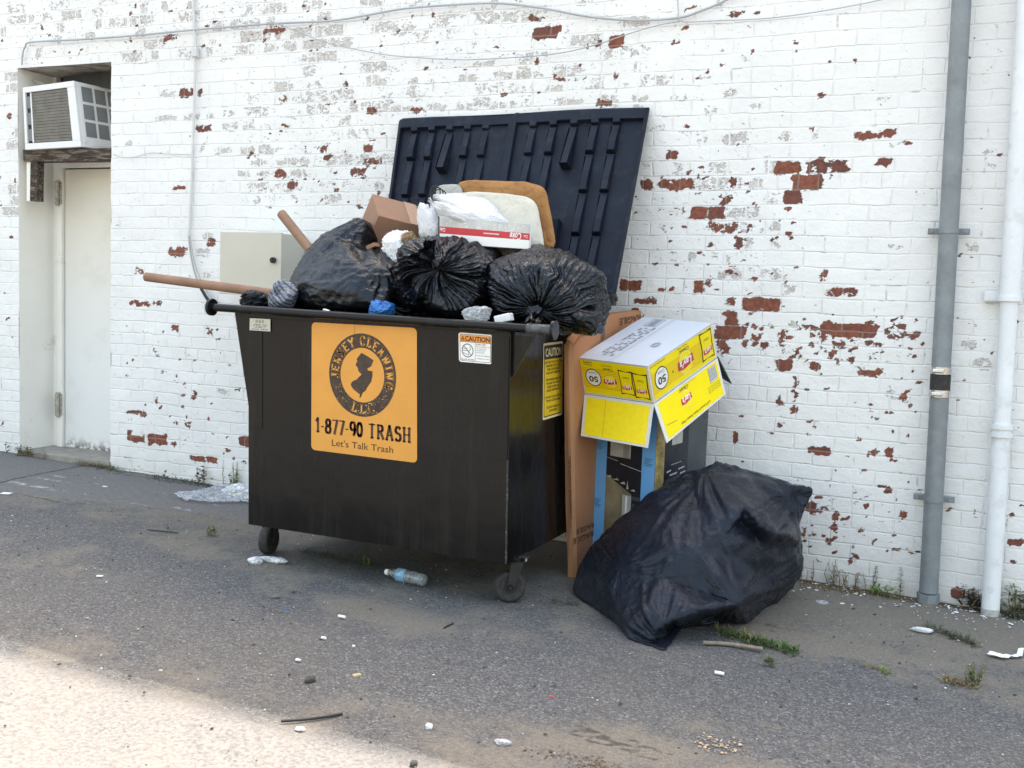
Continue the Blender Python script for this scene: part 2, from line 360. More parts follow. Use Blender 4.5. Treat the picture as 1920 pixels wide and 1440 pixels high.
GREY="""740 0 800 15;708 122 755 140;817 20 870 36;879 12 930 30;732 48 782 68;797 42 845 58;705 70 722 82;765 145 788 163;700 146 730 163;860 138 893 156;925 132 963 148;975 130 1020 152;1040 128 1085 148;1092 128 1100 140;945 160 1000 180;1022 156 1055 174;1087 152 1125 172;715 172 760 190;765 172 800 190;684 198 730 216;734 197 778 215;797 194 838 211;853 190 892 209;916 188 965 208;973 186 1002 204;1038 184 1098 200;1118 178 1165 198;1182 178 1217 196;1210 234 1250 250;970 107 1000 125;1080 0 1120 12;885 112 930 126
298 170 330 185;290 214 332 229;338 212 376 227;385 213 400 226;415 208 440 218;415 228 445 246;450 228 480 246;523 154 550 172;545 180 570 196;575 152 603 168;635 153 655 170;698 148 730 166;520 181 545 196;625 176 655 194;475 207 484 223;450 276 480 290;500 275 523 290;470 298 500 312;518 296 560 311;440 319 470 334;480 318 505 332;540 318 575 334;465 341 505 355;640 341 655 360;540 363 560 378;615 363 640 378;402 274 438 290;380 435 400 450;366 466 395 482;382 510 400 522;235 260 250 275;545 110 575 118;410 108 438 114;372 268 385 288;700 340 722 358;560 296 580 310
1510 300 1590 324;1403 333 1432 355;1425 418 1465 438;1355 249 1405 272;1455 248 1482 266;1518 244 1538 263;1388 108 1407 118;1490 134 1505 147;1313 138 1340 149;1252 173 1276 191;1281 174 1302 192;1357 167 1383 186;1322 199 1350 216;1398 194 1428 207;1633 179 1678 188;1660 267 1712 275;1846 279 1868 291;1848 303 1870 316;1807 457 1835 475;1800 638 1828 658;1826 671 1865 694;1911 555 1920 570;1462 533 1490 551;1345 503 1395 523;1425 503 1480 525;1359 558 1378 575;1661 726 1682 752;405 727 430 741;1385 448 1395 460;1205 300 1216 318;1470 605 1500 615;1590 610 1625 622;1660 455 1690 470;1232 416 1256 436;1230 340 1245 352;1330 470 1350 485;1360 475 1375 495;1440 520 1480 530;1320 420 1340 436"""
XA0,XA1,ZA1=-6.275,-5.425,2.905
ALC=(XA0,XA1,-.3,ZA1)
def build_wall(parent):
    xs=np.arange(-7.4,1.6,.0125); zs=np.arange(-.35,4.2,.0125)
    def snap(a,v): a[np.argmin(abs(a-v))]=v
    snap(xs,ALC[0]); snap(xs,ALC[1]); snap(zs,ALC[3])
    nx,nz=len(xs),len(zs); Xg,Zg=np.meshgrid(xs,zs)
    R=np.zeros_like(Xg); Gy=np.zeros_like(Xg)
    # faint base fields: more small chips where the photo has them
    def region(x0,y0,x1,y1,val,arr,soft=.15):
        a=at_y(x0,y0); b=at_y(x1,y1)
        m=1/(1+np.exp(-(Xg-a.x)/soft*3))/(1+np.exp((Xg-b.x)/soft*3))/(1+np.exp((Zg-a.z)/soft*3))/(1+np.exp(-(Zg-b.z)/soft*3))
        np.maximum(arr,val*m,out=arr)
    region(0,-200,640,110,.20,Gy); region(250,-200,620,60,.25,Gy); region(560,-150,1200,210,.22,Gy); region(440,140,740,400,.24,Gy)
    region(1180,240,1500,560,.17,Gy); region(0,0,30,500,.2,Gy); region(1180,-200,1600,100,.14,Gy)
    region(-100,-300,2000,1200,.115,R,.1); region(1300,590,1740,720,.26,R); region(440,250,740,400,.20,R); region(1180,300,1440,560,.21,R); region(0,0,620,100,.17,R);region(1500,880,1700,1040,.21,R); region(230,540,460,900,.14,R)
    rs=np.random.RandomState(11)
    PW=np.stack([Xg,Xg*0,Zg],-1).reshape(-1,3)
    wx=(.020*pnoise(PW*17+1)+.013*pnoise(PW*41+4)).reshape(Xg.shape); wz=(.013*pnoise(PW*17+21)+.009*pnoise(PW*41+44)).reshape(Xg.shape)
    hol=np.clip(pnoise(PW*27+9)*1.6-.35,0,.6).reshape(Xg.shape)
    for arr,txt in((Gy,GREY),(R,RED)):
        for e in txt.replace('\n',';').split(';'):
            q=e.split(); k='g'
            if len(q)==5: k=q.pop(0)
            x0,y0,x1,y1=map(float,q); cyp=(y0+y1)/2
            a=at_y(x0,cyp).x; b=at_y(x1,cyp).x; zt=at_y((x0+x1)/2,y0).z; zb=at_y((x0+x1)/2,y1).z
            if k=='s': a-=.003;b+=.003;zt+=.004;zb-=.004
            e_=.018 if k=='s' else .026
            wk=.55 if k=='s' else 1.
            XW=Xg+wx*wk; ZW=Zg+wz*wk
            mx=np.clip((XW-a)/e_+.5,0,1)*np.clip((b-XW)/e_+.5,0,1)*np.clip((zt-ZW)/e_+.5,0,1)*np.clip((ZW-zb)/e_+.5,0,1)
            if k!='s': mx=mx*(1-hol)
            v={'s':1.0,'r':.82,'d':.60,'g':.6}[k]
            if k=='g': v=rs.uniform(.44,.64)
            np.maximum(arr,v*mx,out=arr)
    # small ragged chips down to the brick, clustered where the paint fails
    for (x0,y0,x1,y1,n) in [(1340,596,1740,665,75),(1300,660,1740,760,26),(1190,300,1500,560,60),(440,230,740,400,40),(1500,900,1720,1050,40),(230,540,460,900,34),(0,0,620,110,40),(1180,-40,1720,300,26),(620,0,1200,215,36),(1380,760,1720,900,22),(1780,60,1920,1100,22),(0,150,35,800,12)]:
        for i in range(n):
            p=at_y(rs.uniform(x0,x1),rs.uniform(y0,y1)); hw=rs.uniform(.006,.024); hh=rs.uniform(.004,.011)*(2.2 if rs.rand()<.2 else 1)
            if rs.rand()<.5: p.z=round(p.z/ROW)*ROW+rs.normal()*.004
            XW=Xg+wx*.7; ZW=Zg+wz*.7
            mx=np.clip(1.35-np.hypot((XW-p.x)/hw,(ZW-p.z)/hh),0,1); np.maximum(R,.95*mx,out=R)
    # random faint bricks in the peeling zones
    for (x0,y0,x1,y1,n,lo,hi) in [(0,0,620,105,60,.38,.56),(560,0,1220,215,45,.38,.55),(440,150,740,390,22,.38,.5),(1190,250,1500,560,16,.36,.5),(620,-150,1500,0,30,.4,.6),(0,100,30,500,14,.45,.6)]:
        for i in range(n):
            px=rs.uniform(x0,x1);py=rs.uniform(y0,y1);p=at_y(px,py); row=math.floor(p.z/ROW); w=rs.choice([.06,.1,.18])
            mx=np.clip((Xg-p.x)/.012+.5,0,1)*np.clip((p.x+w-Xg)/.012+.5,0,1)*np.clip((Zg-row*ROW-.006)/.01+.5,0,1)*np.clip(((row+1)*ROW-.004-Zg)/.01+.5,0,1)
            np.maximum(Gy,rs.uniform(lo,hi)*mx,out=Gy)
    idx=np.arange(nx*nz).reshape(nz,nx)
    q=np.stack([idx[:-1,:-1],idx[:-1,1:],idx[1:,1:],idx[1:,:-1]],-1)
    cxm=(Xg[:-1,:-1]+Xg[1:,1:])/2; czm=(Zg[:-1,:-1]+Zg[1:,1:])/2
    keep=~((cxm>ALC[0])&(cxm<ALC[1])&(czm<ALC[3])); q=q[keep]
    P=np.stack([Xg,np.zeros_like(Xg),Zg],-1).reshape(-1,3)
    dsp=.012*pnoise(P*np.array([1.1,1,1.3]))+.004*pnoise(P*6+7)
    near=np.clip(1-np.abs(P[:,0]-ALC[1])/.03,0,1)
    P[:,1]=dsp*(1-near)
    # worn right-hand jamb edge
    ed=(np.abs(P[:,0]-ALC[1])<.001)&(P[:,2]<ALC[3]); 
    P[ed,0]+=.016*np.clip(pnoise(P[ed]*np.array([0,0,5.])+3),0,1)+.004*pnoise(P[ed]*np.array([0,0,22.]))
    me=bpy.data.meshes.new('wall'); nv=len(P); nf=len(q)
    me.vertices.add(nv); me.vertices.foreach_set('co',P.ravel())
    me.loops.add(nf*4); me.loops.foreach_set('vertex_index',q.ravel())
    me.polygons.add(nf); me.polygons.foreach_set('loop_start',np.arange(nf)*4)
    me.update(calc_edges=True)
    me.polygons.foreach_set('use_smooth',np.ones(nf,bool))
    for n,a in(('red',R),('grey',Gy)):
        at=me.attributes.new(n,'FLOAT','POINT'); at.data.foreach_set('value',a.ravel().astype(np.float32))
    me.materials.append(M['brick']); me.validate()
    o=bpy.data.objects.new('wall',me); link(o,parent); return o

bld=empty('brick_building',(0,0,0),'white painted brick building with peeling paint and a recessed door','building')
build_wall(bld)
mb=MB()
mb.hexa([(-16,.006,-.6),(-7.395,.006,-.6),(-7.395,.30,-.6),(-16,.30,-.6),(-16,.006,4.2),(-7.395,.006,4.2),(-7.395,.30,4.2),(-16,.30,4.2)])
mb.build('side_wall',M['brick'],bld); mb=MB()
mb.hexa([(1.59,.006,-.6),(10,.006,-.6),(10,.30,-.6),(1.59,.30,-.6),(1.59,.006,4.2),(10,.006,4.2),(10,.30,4.2),(1.59,.30,4.2)])
mb.build('side_wall',M['brick'],bld); mb=MB()
mb.hexa([(-16,.42,-.6),(10,.42,-.6),(10,.5,-.6),(-16,.5,-.6),(-16,.42,4.2),(10,.42,4.2),(10,.5,4.2),(-16,.5,4.2)])  # unseen slab added inside to stop sun leaking in around the door
mb.build('sun_block_wall',M['black_dull'],bld); mb=MB()
mb.hexa([(-16,.3,-.6),(-6.28,.3,-.6),(-6.28,.34,-.6),(-16,.34,-.6),(-16,.3,4.2),(-6.28,.3,4.2),(-6.28,.34,4.2),(-16,.34,4.2)])
mb.build('outer_return',M['brick'],bld)
mb=MB()   # roof slab and coping that throw the long shade
mb.hexa([(-16,-.02,4.15),(10,-.02,4.15),(10,9,4.15),(-16,9,4.15),(-16,-.02,4.20),(-8,-.02,4.20),(-8,9,4.20),(-16,9,4.20)]) if 0 else mb.hexa([(-8,-.02,4.15),(10,-.02,4.15),(10,9,4.15),(-8,9,4.15),(-8,-.02,4.20),(10,-.02,4.74),(10,9,4.74),(-8,9,4.20)])
mb.build('roof',M['black_dull'],bld); mb=MB(); mb.hexa([(-16,-.02,4.15),(-8.01,-.02,4.15),(-8.01,9,4.15),(-16,9,4.15),(-16,-.02,4.2),(-8.01,-.02,4.2),(-8.01,9,4.2),(-16,9,4.2)])
mb.build('roof',mat('roof_felt',(.08,.08,.08),.9),bld)
mb=MB()   # recess: cheeks, soffit
d=.34
mb.add([(XA0,0,-.3),(XA0,d,-.3),(XA0,d,ZA1),(XA0,0,ZA1)],[(0,1,2,3)])
mb.add([(XA1,0.004,-.3),(XA1,d,-.3),(XA1,d,ZA1),(XA1,0.004,ZA1)],[(3,2,1,0)])
mb.build('door_recess',M['cream_paint'],bld)
MB().add([(XA0,0,ZA1-.001),(XA1,0,ZA1-.001),(XA1,d,ZA1-.001),(XA0,d,ZA1-.001)],[(0,1,2,3)]).build('soffit',M['soffit'],bld)
dl=at_y(119,330,d-.03).x; dt=at_y(122,317,d-.03).z
zb=gz(-5.8,.3)+.03
fr=MB()
fr.box(((XA0+dl)/2-.035,d-.005,(ZA1+zb)/2),(dl-XA0-.07,.05,ZA1-zb),bev=.003)
fr.box((dl-.028,d-.012,(dt+zb)/2+.02),(.05,.07,dt-zb+.05),bev=.004)
fr.box(((dl+XA1)/2,d-.01,dt+.045),(XA1-dl+.02,.06,.075),bev=.003)
fr.box(((dl+XA1)/2,d+.01,(dt+.08+ZA1)/2),(XA1-dl+.02,.04,ZA1-dt-.09))
fr.build('door_frame',M['cream_paint'],bld)
door=MB().box(((dl+XA1)/2+.002,d+.0,(dt+zb)/2),(XA1-dl-.006,.04,dt-zb-.004),bev=.003).build('door',M['door'],bld)
for (py0,py1) in ((341,383),(738,778)):
    a=at_y(112,py0,d-.05); b=at_y(105 if py0>500 else 112,py1,d-.05); x=dl-.022
    h=MB().tube([(x,d-.072,a.z),(x,d-.072,b.z)],.017,n=12).box((x,d-.052,(a.z+b.z)/2),(.05,.012,abs(a.z-b.z)),bev=.002)
    h.tube([(x,d-.065,a.z+.012),(x,d-.065,a.z+.001)],.014).tube([(x,d-.065,b.z-.001),(x,d-.065,b.z-.012)],.014)
    h.build('hinge',mat('worn_hinge',(.45,.42,.37),.5,metal=.2,var=.3,vscale=30,dirt=((.08,.05,.03),.8)),bld)
MB().box((-5.85,.17,gz(-5.85,.1)+.012),(.86,.36,.05),bev=.006).build('threshold',mat('concrete_sill',(.27,.25,.22),.9,var=.2,vscale=12,bump=.4),bld)
# dark sheet added to stand for the dark gap above the air conditioner
mb=MB(); a=at_y(118,143,.20); b=at_y(222,132,.20); c=at_y(222,165,.20); e=at_y(118,160,.20)
mb.poly_prism([a,b,c,e],(0,.02,0)); mb.build('dark_gap_sheet',M['black_dull'],bld)

# ------------------------------------------------------------------ ground
def ground_mat():
    t=NT('worn_dusty_asphalt'); g=t.geo()
    spk=t.N('ShaderNodeTexVoronoi',i_Scale=125.); t.L(g,spk.inputs['Vector']); sc=t.N('ShaderNodeSeparateColor'); t.L(spk.outputs['Color'],sc.inputs[0])
    spk2=t.N('ShaderNodeTexVoronoi',i_Scale=240.); t.L(g,spk2.inputs['Vector']); sc2=t.N('ShaderNodeSeparateColor'); t.L(spk2.outputs['Color'],sc2.inputs[0])
    agg=t.ramp(sc.outputs[0],[(0,(.030,.032,.035)),(.35,(.066,.069,.074)),(.7,(.105,.109,.115)),(.9,(.17,.172,.175)),(1,(.30,.295,.29))])
    agg2=t.ramp(sc2.outputs[1],[(0,(.045,.047,.051)),(.6,(.098,.10,.105)),(1,(.20,.198,.195))])
    asph=t.mix(.5,agg,agg2)
    dust=t.ramp(t.noise(g,70,6,.75),[(.25,(.108,.098,.083)),(.5,(.160,.147,.126)),(.75,(.205,.190,.165))])
    dust=t.mix(t.mapr(sc2.outputs[0],.80,.97,0,.55),dust,(.27,.255,.23))
    dust=t.mix(t.mapr(sc2.outputs[2],.86,.99,0,.6),dust,(.07,.062,.055))
    dv=t.math('ADD',t.attr('dust'),t.math('MULTIPLY',t.math('SUBTRACT',t.noise(g,3.5,7,.68),.5),1.5))
    dv=t.math('ADD',dv,t.math('MULTIPLY',t.math('SUBTRACT',t.noise(g,40,4,.7),.5),.9))
    c=t.mix(t.mapr(dv,.25,.72),asph,dust)
    c=t.mix(t.mapr(t.noise(g,1.1,4),.35,.7,0,.22),c,(.15,.133,.11))
    sy=t.N('ShaderNodeSeparateXYZ'); t.L(g,sy.inputs[0]); c=t.mix(t.math('MULTIPLY',t.mapr(sy.outputs[1],-2.74,-2.9,0,.80),t.mapr(t.noise(g,60,5,.7),.35,.6,.4,1.)),c,(.30,.287,.272))  # pale layer past the shadow edge: sunlit ground brightened by colour
    conc=t.ramp(t.noise(g,45,6,.7),[(.3,(.115,.113,.11)),(.7,(.18,.177,.172))])
    cm=t.mapr(t.math('ADD',t.attr('apron'),t.math('MULTIPLY',t.math('SUBTRACT',t.noise(g,9,5),.5),.35)),.42,.6); c=t.mix(cm,c,conc)
    soil=t.ramp(t.noise(g,60,6,.75),[(.3,(.045,.032,.022)),(.55,(.12,.09,.062)),(.8,(.22,.18,.14))])
    sm=t.mapr(t.math('ADD',t.attr('soil'),t.math('MULTIPLY',t.math('SUBTRACT',t.noise(g,16,5,.65),.5),1.2)),.35,.7); c=t.mix(sm,c,soil)
    st=t.mapr(t.math('ADD',t.attr('spill'),t.math('MULTIPLY',t.math('SUBTRACT',t.noise(g,11,6,.65,1.),.5),2.0)),.42,1.0,0,.65); c=t.mix(st,c,(.60,.62,.64))
    dk=t.mapr(t.math('ADD',t.attr('dark'),t.math('MULTIPLY',t.math('SUBTRACT',t.noise(g,25,5,.6),.5),1.)),.4,.75,0,.75); c=t.mix(dk,c,(.035,.033,.033))
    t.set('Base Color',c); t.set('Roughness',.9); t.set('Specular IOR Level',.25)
    h=t.math('ADD',t.math('MULTIPLY',spk.outputs['Distance'],.6),t.math('MULTIPLY',t.noise(g,24,4),.9))
    t.set('Normal',t.bump(h,.45,.008)); return t.m
def build_ground():
    xs=np.concatenate([np.array([-150,-60,-25,-14]),np.arange(-9,3.5,.02),np.array([6,12,30,80,150])])
    ys=np.concatenate([np.array([-200,-80,-30,-14,-9]),np.arange(-7,.42,.02),[.5]])
    Xg,Yg=np.meshgrid(xs,ys); nx,ny=len(xs),len(ys)
    P=np.stack([Xg,Yg,gz(Xg,Yg)],-1).reshape(-1,3); x,y=P[:,0],P[:,1]
    inn=(x>-9)&(x<3.4)&(y>-7)
    Q=np.stack([x,y,x*0],1)
    P[:,2]+=np.where(inn,.008*pnoise(Q*1.3)+.004*pnoise(Q*5+3)+.0015*pnoise(Q*17),0)
    def blob(px,py,rx,ry):  # ellipse on ground given its centre in the view
        c=on_g(px,py); return np.exp(-(((x-c.x)/rx)**2+((y-c.y)/ry)**2)*1.2)
    dust=np.full(len(P),.42); dust+= .38*np.exp(-(y/ .75)**2)
    for b in [(90,985,.75,.20,-.75),(330,1075,.5,.12,-.35),(120,1120,.8,.22,-.6),(420,1120,.5,.14,-.45),(820,1270,.7,.25,-.7),(1060,1260,.5,.25,-.6),(1500,1290,.6,.22,-.45),(1750,1380,.5,.25,-.6),(1000,1150,.4,.15,-.1),(1300,1200,.4,.12,-.3),(1180,1400,.45,.15,.5),(760,1160,.6,.14,.4),(300,1020,.8,.1,.35),(950,1430,.3,.1,.3),(1500,1200,.5,.12,.5),(1800,1200,.5,.2,.4)]:
        dust+=b[4]*blob(*b[:4])
    apron=np.zeros(len(P)); c1=on_g(0,925);c2=on_g(460,975)
    ln=(c1.y+(x-c1.x)*(c2.y-c1.y)/(c2.x-c1.x)); apron=np.clip((y-ln)/.10,0,1)*np.clip((-3.6-x)/.5+.5,0,1)
    apron=np.where(y>.0,1.,apron)*.9
    soil=np.clip(1-(-y)/.11,0,1)*np.clip((x+5.6)/.3,0,1)*.62
    soil+=.55*np.clip(1-(-y)/.28,0,1)*np.clip((x+1.0)/.3,0,1)
    soil+=.5*blob(1420,1170,.35,.13)+.3*blob(640,1045,.45,.12)+.35*blob(1860,1240,.2,.12)
    spill=np.zeros(len(P))
    for b in [(60,910,.5,.05),(110,893,.14,.03),(70,932,.35,.03),(160,942,.10,.02),(190,910,.12,.02),(260,945,.3,.02),(330,952,.25,.02),(300,925,.10,.03),(390,945,.22,.03),(230,920,.12,.015),(100,900,.4,.03)]: spill=np.maximum(spill,blob(*b)*.62)
    dark=np.zeros(len(P))
    def crack(pts,w,v=.9):
        nonlocal dark
        for (ax,ay),(bx,by) in zip(pts[:-1],pts[1:]):
            a=on_g(ax,ay);b=on_g(bx,by); dx,dy=b.x-a.x,b.y-a.y; L2=dx*dx+dy*dy
            tt=np.clip(((x-a.x)*dx+(y-a.y)*dy)/L2,0,1); dd=np.hypot(x-a.x-tt*dx,y-a.y-tt*dy)
            dark=np.maximum(dark,v*np.exp(-(dd/w)**2))
    crack([(-200,945),(0,905),(60,890),(165,871)],.02); crack([(28,925),(70,934),(112,943)],.018,.8)
    crack([(85,848),(120,850),(160,862),(180,868)],.02,.7)
    crack([(200,886),(330,905),(460,925)],.03,.6)
    for (p0,p1) in (((1066,1352),(1130,1375)),((1075,1364),(1160,1392)),((1068,1372),(1140,1398)),((1105,1366),(1200,1405)),((1150,1395),(1230,1425)),((1180,1385),(1260,1415))): crack([p0,((p0[0]+p1[0])/2,(p0[1]+p1[1])/2+3),p1],.016,.75)
    q=ny-1; idx=np.arange(nx*ny).reshape(ny,nx)
    qd=np.stack([idx[:-1,:-1],idx[:-1,1:],idx[1:,1:],idx[1:,:-1]],-1).reshape(-1,4)
    me=bpy.data.meshes.new('ground'); me.vertices.add(len(P)); me.vertices.foreach_set('co',P.ravel())
    me.loops.add(len(qd)*4); me.loops.foreach_set('vertex_index',qd.ravel()); me.polygons.add(len(qd)); me.polygons.foreach_set('loop_start',np.arange(len(qd))*4)
    me.update(calc_edges=True); me.polygons.foreach_set('use_smooth',np.ones(len(qd),bool))
    for n,a in(('dust',dust),('apron',apron),('soil',soil),('spill',spill),('dark',dark)):
        at=me.attributes.new(n,'FLOAT','POINT'); at.data.foreach_set('value',a.astype(np.float32))
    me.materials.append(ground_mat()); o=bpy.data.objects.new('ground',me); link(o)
    tag(o,'dusty worn asphalt lot with a concrete strip by the door','ground',kind='structure')
build_ground()

# ------------------------------------------------------------------ decals: flat printed shapes on real faces
class Decal:
    def __init__(s,P00,P10,P11,P01,lift=.0005):
        # corners: bottom-left, bottom-right, top-right, top-left of the printed face
        s.c=[Vector(p) for p in (P00,P10,P11,P01)]
        s.n=((s.c[1]-s.c[0]).cross(s.c[3]-s.c[0])).normalized(); s.lift=lift; s.mb=MB(); s.mats=[]; s.k=0
        s.W=((s.c[1]-s.c[0]).length+(s.c[2]-s.c[3]).length)/2; s.H=((s.c[3]-s.c[0]).length+(s.c[2]-s.c[1]).length)/2
    def p(s,u,v,k):
        a,b,c,d=s.c; q=(a*(1-u)+b*u)*(1-v)+(d*(1-u)+c*u)*v; return q+s.n*(s.lift*(k+1))
    def mi(s,m):
        if m not in s.mats: s.mats.append(m)
        return s.mats.index(m)
    def poly(s,pts,m,k=0):
        s.mb.add([s.p(u,v,k) for u,v in pts],[list(range(len(pts)))],s.mi(m))
    def rect(s,u0,v0,u1,v1,m,k=0): s.poly([(u0,v0),(u1,v0),(u1,v1),(u0,v1)],m,k)
    def rrect(s,u0,v0,u1,v1,r,m,k=0):
        ru,rv=r/s.W,r/s.H; pts=[]
        for cx,cy,a0 in((u1-ru,v1-rv,0),(u0+ru,v1-rv,90),(u0+ru,v0+rv,180),(u1-ru,v0+rv,270)):
            for i in range(6):
                a=math.radians(a0+18*i); pts.append((cx+ru*math.cos(a),cy+rv*math.sin(a)))
        s.poly(pts,m,k)
    def ell(s,cx,cy,rx,ry,m,k=0,n=40):
        s.poly([(cx+rx*math.cos(2*math.pi*i/n),cy+ry*math.sin(2*math.pi*i/n)) for i in range(n)],m,k)
    def ring(s,cx,cy,rx,ry,f,m,k=0,n=56):
        for i in range(n):
            a,b=2*math.pi*i/n,2*math.pi*(i+1)/n
            s.poly([(cx+rx*math.cos(a),cy+ry*math.sin(a)),(cx+rx*math.cos(b),cy+ry*math.sin(b)),(cx+rx*f*math.cos(b),cy+ry*f*math.sin(b)),(cx+rx*f*math.cos(a),cy+ry*f*math.sin(a))],m,k)
    def line(s,pts,w,m,k=0):
        # w in metres
        for (a,b) in zip(pts[:-1],pts[1:]):
            dx,dy=(b[0]-a[0])*s.W,(b[1]-a[1])*s.H; L=math.hypot(dx,dy) or 1; nx,ny=-dy/L*w/2/s.W,dx/L*w/2/s.H; ex,ey=dx/L*w*.3/s.W,dy/L*w*.3/s.H
            s.poly([(a[0]-ex+nx,a[1]-ey+ny),(a[0]-ex-nx,a[1]-ey-ny),(b[0]+ex-nx,b[1]+ey-ny),(b[0]+ex+nx,b[1]+ey+ny)],m,k)
    def text(s,txt,u,v,h,m,k=0,w=None,rot=0,bold=0.0,align='CENTER',shear=0):
        """sans text; h = cap height and w = full width in face units; rot in degrees"""
        V,F,(x0,x1)=text2d(txt,bold,shear)
        sc=h/.70/1.0; wx=(x1-x0); sx=(w/wx) if w else sc*s.H/s.W
        c,sn=math.cos(math.radians(rot)),math.sin(math.radians(rot)); out=[]
        for x,y in V:
            X=(x-(x0+x1)/2 if align=='CENTER' else x-x0)*sx; Y=(y-.35)*sc
            Xm,Ym=X*s.W,Y*s.H; X2,Y2=(Xm*c-Ym*sn)/s.W,(Xm*sn+Ym*c)/s.H
            out.append(s.p(u+X2,v+Y2,k))
        s.mb.add(out,F,s.mi(m))
    def build(s,name,parent): return s.mb.build(name,s.mats,parent)
_tc={}
def text2d(txt,bold=0.,shear=0.):
    key=(txt,bold,shear)
    if key in _tc: return _tc[key]
    cu=bpy.data.curves.new('t','FONT'); cu.body=txt; cu.offset=bold; cu.shear=shear; cu.resolution_u=4; cu.fill_mode='FRONT'
    o=bpy.data.objects.new('t',cu); COL.objects.link(o); bpy.context.view_layer.update()
    dg=bpy.context.evaluated_depsgraph_get(); me=bpy.data.meshes.new_from_object(o.evaluated_get(dg))
    V=[(v.co.x,v.co.y) for v in me.vertices]; F=[list(p.vertices) for p in me.polygons]
    bpy.data.objects.remove(o); bpy.data.curves.remove(cu); bpy.data.meshes.remove(me)
    xs=[v[0] for v in V]; _tc[key]=(V,F,(min(xs),max(xs))); return _tc[key]
# slab-serif stroke glyphs, unit height, given width; thick / thin strokes
def arc(cx,cy,rx,ry,a0,a1,n=10): return [(cx+rx*math.cos(math.radians(a0+(a1-a0)*i/n)),cy+ry*math.sin(math.radians(a0+(a1-a0)*i/n))) for i in range(n+1)]
GL={
'1':(.42,[[(.08,.80),(.24,1),(.24,0)]],[(.08,0,.40,0)]),
'8':(.56,[arc(.28,.75,.19,.23,0,360,18),arc(.28,.26,.22,.26,0,360,18)],[]),
'7':(.54,[[(.04,.97),(.50,.97),(.24,0)]],[]),
'9':(.56,[arc(.28,.69,.21,.29,0,360,18),arc(.20,.45,.29,.45,-60,25,8)],[]),
'0':(.56,[arc(.28,.5,.21,.48,0,360,22)],[]),
'-':(.34,[[(.04,.42),(.28,.42)]],[]),
'T':(.66,[[(.33,1),(.33,0)],[(.04,.96),(.62,.96)]],[(.18,0,.48,0)]),
'R':(.72,[[(.16,0),(.16,1)],[(.16,.96)]+arc(.36,.75,.20,.21,90,-90,8)+[(.16,.52)],[(.36,.52),(.62,.02)]],[(.02,0,.30,0),(.54,0,.72,0),(.02,1,.2,1)]),
'A':(.76,[[(.12,0),(.38,1),(.64,0)],[(.22,.33),(.54,.33)]],[(.0,0,.24,0),(.52,0,.76,0)]),
'S':(.60,[arc(.30,.75,.21,.23,30,270,12)+arc(.30,.27,.23,.26,90,-150,12)],[]),
'H':(.80,[[(.17,0),(.17,1)],[(.63,0),(.63,1)],[(.17,.5),(.63,.5)]],[(.02,0,.32,0),(.48,0,.78,0),(.02,1,.32,1),(.48,1,.78,1)]),
'J':(.50,[[(.34,1),(.34,.25)]+arc(.20,.25,.14,.25,0,-160,6)],[(.18,1,.50,1)]),
'I':(.40,[[(.20,1),(.20,0)]],[(.04,1,.36,1),(.04,0,.36,0)]),
'E':(.62,[[(.16,0),(.16,1)],[(.04,.96),(.56,.96)],[(.04,.04),(.58,.04)],[(.16,.5),(.44,.5)]],[]),
'Y':(.70,[[(.12,1),(.35,.5),(.58,1)],[(.35,.5),(.35,0)]],[(.0,1,.24,1),(.46,1,.70,1),(.2,0,.5,0)]),
'C':(.66,[arc(.36,.5,.27,.47,45,315,14)],[]),
'L':(.60,[[(.16,1),(.16,0)],[(.04,.04),(.56,.04)],[(.55,.02),(.55,.24)]],[(.02,1,.32,1)]),
'N':(.78,[[(.16,0),(.16,1)],[(.16,1),(.62,0)],[(.62,0),(.62,1)]],[(.02,0,.30,0),(.48,1,.76,1),(.02,1,.2,1)]),
'G':(.70,[arc(.36,.5,.27,.47,45,345,14),[(.62,.40),(.62,.06)]],[(.42,.42,.72,.42)]),
' ':(.36,[],[]),
}
def glyph_quads(ch,tx,ts):
    """returns list of quads in glyph units; tx = stroke thickness, ts = serif thickness"""
    w,st,se=GL[ch]; Q=[]
    for pl in st:
        for a,b in zip(pl[:-1],pl[1:]):
            dx,dy=b[0]-a[0],b[1]-a[1]; L=math.hypot(dx,dy)
            if L<1e-6: continue
            th=tx*(abs(dy)/L)+ts*1.15*(abs(dx)/L); nx,ny=-dy/L*th/2,dx/L*th/2; e=th*.22; ex,ey=dx/L*e,dy/L*e
            Q.append([(a[0]-ex+nx,a[1]-ey+ny),(a[0]-ex-nx,a[1]-ey-ny),(b[0]+ex-nx,b[1]+ey-ny),(b[0]+ex+nx,b[1]+ey+ny)])
    for (x0,y0,x1,y1) in se:
        s0,s1=(y0,y0+ts) if y0<.3 else ((y0-ts,y0) if y0>.7 else (y0-ts/2,y0+ts/2)); Q.append([(x0,s0),(x1,s0),(x1,s1),(x0,s1)])
    return w,Q
def slab(d,txt,u0,v0,wid,hei,m,k,tx=.16,ts=.09,gap=.07):
    tot=sum(GL[c][0] for c in txt)+gap*(len(txt)-1); x=0
    for c in txt:
        w,Q=glyph_quads(c,tx,ts)
        for q in Q: d.poly([(u0+(x+px)/tot*wid, v0+py*hei) for px,py in q],m,k)
        x+=w+gap
